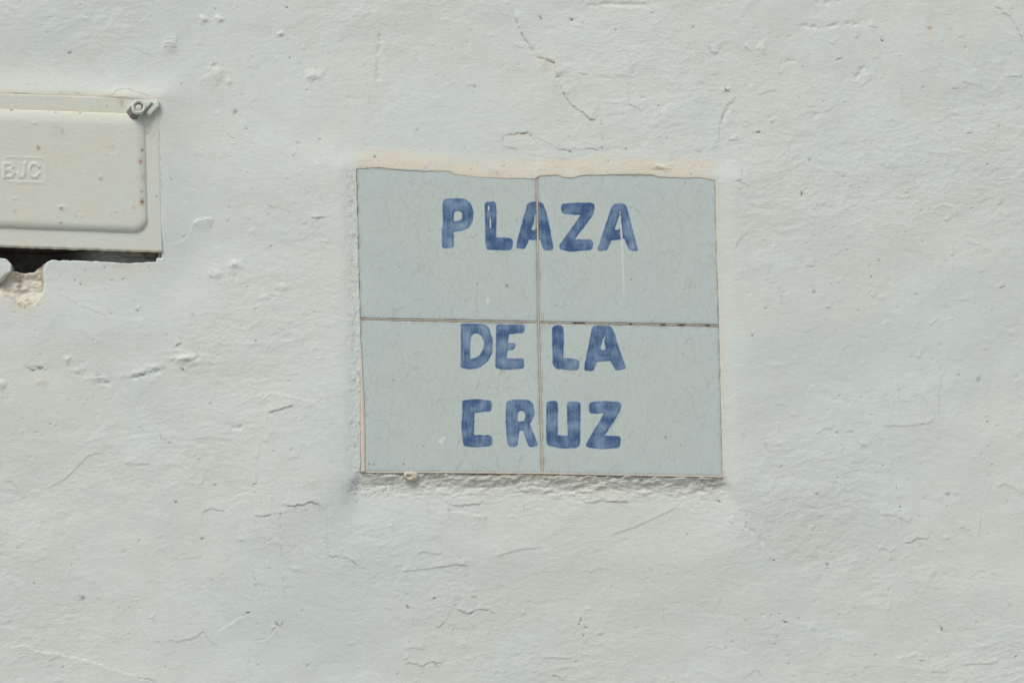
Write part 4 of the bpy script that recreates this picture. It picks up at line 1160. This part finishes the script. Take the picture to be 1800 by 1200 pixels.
body = prism('box_body', [lidw(8, 8), lidw(478, 8), lidw(478, 266), lidw(8, 266)], 0.0015, 0.075, MAT_METAL, box, BOX_LOC)
lipc = [lidw(408, 268.5), lidw(452, 269.5), lidw(452, 276), lidw(430, 277), lidw(408, 275)]
tab = prism('fixing_tab', lipc, 0.003, 0.012, MAT_TAB_SHADE, box, BOX_LOC, 0.0008)
tab2 = prism('fixing_tab', [lidw(458, 268.5), lidw(476, 269), lidw(476, 277), lidw(458, 277)], 0.004, 0.014, MAT_METAL, box, BOX_LOC, 0.0008)


def screw_boss(cu, cv, lean, name='screw_boss'):
    """tubular corner lug with a screw head sunk in it, leaning a little from its foot"""
    bm = bmesh.new()
    n = 40
    rings = [(-0.001, 0.0112), (0.003, 0.0104), (0.009, 0.0101), (0.0130, 0.0102), (0.0152, 0.0094), (0.0157, 0.0082), (0.0152, 0.0068), (0.0138, 0.0060), (0.0105, 0.0058)]
    prev = None
    for k, (hh, r) in enumerate(rings):
        f = min(hh / 0.0157, 1.0)
        ring = []
        for i in range(n):
            a = 2 * math.pi * i / n
            wob_ = 1 + 0.05 * math.sin(3 * a + 1) * (1 - 0.4 * f) + 0.03 * math.sin(5 * a)
            ring.append(bm.verts.new((lean[0] * f + r * wob_ * math.cos(a), -hh, lean[1] * f + r * wob_ * math.sin(a))))
        if prev:
            for i in range(n):
                bm.faces.new((prev[i], prev[(i + 1) % n], ring[(i + 1) % n], ring[i]))
        prev = ring
    bm.faces.new(prev)
    bmesh.ops.recalc_face_normals(bm, faces=bm.faces)
    me = bpy.data.meshes.new(name); bm.to_mesh(me); bm.free()
    for p in me.polygons: p.use_smooth = True
    x, _, z = px2w(cu, cv, H_FLANGE)
    loc = np.array([float(x), -H_FLANGE + 0.0005, float(z)])
    ob = link(name, me, box, loc - BOX_LOC, [MAT_BOX, MAT_TAB_SHADE])
    for p in me.polygons:                      # shade on the lug's lower left side, painted in with a darker material
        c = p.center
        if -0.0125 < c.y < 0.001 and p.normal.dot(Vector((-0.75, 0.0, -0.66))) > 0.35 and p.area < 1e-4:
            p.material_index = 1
    bm = bmesh.new()
    bmesh.ops.create_uvsphere(bm, u_segments=24, v_segments=12, radius=0.0050)
    for vt in bm.verts:
        c = vt.co; vt.co = Vector((c.x, -c.z * 0.42, c.y))
    bmesh.ops.recalc_face_normals(bm, faces=bm.faces)
    ms = bpy.data.meshes.new('screw_head'); bm.to_mesh(ms); bm.free()
    for p in ms.polygons: p.use_smooth = True
    link('screw_head', ms, ob, (lean[0] * 0.82, -0.0118, lean[1] * 0.82), [MAT_BOX])
    return ob


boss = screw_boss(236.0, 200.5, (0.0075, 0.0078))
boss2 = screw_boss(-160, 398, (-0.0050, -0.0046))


def clip_piece(pts, top):
    w = [tuple(float(c) for c in (px2w(p[0], p[1], H_FLANGE + 0.004)[0], px2w(p[0], p[1], H_FLANGE + 0.004)[2])) for p in pts]
    return prism('corner_clip', w, -H_FLANGE - top, -H_FLANGE + 0.002, MAT_BOX, box, BOX_LOC, 0.0014, 3)


zc = lambda X_, Y_: (X_ / 4.8, 130 + Y_ / 4.8)
clip_piece([zc(1226, 328), zc(1256, 366), zc(1345, 275), zc(1345, 232), zc(1322, 226)], 0.0075)
clip_piece([zc(1215, 232), zc(1285, 236), zc(1292, 246), zc(1222, 318), zc(1195, 300)], 0.0095)
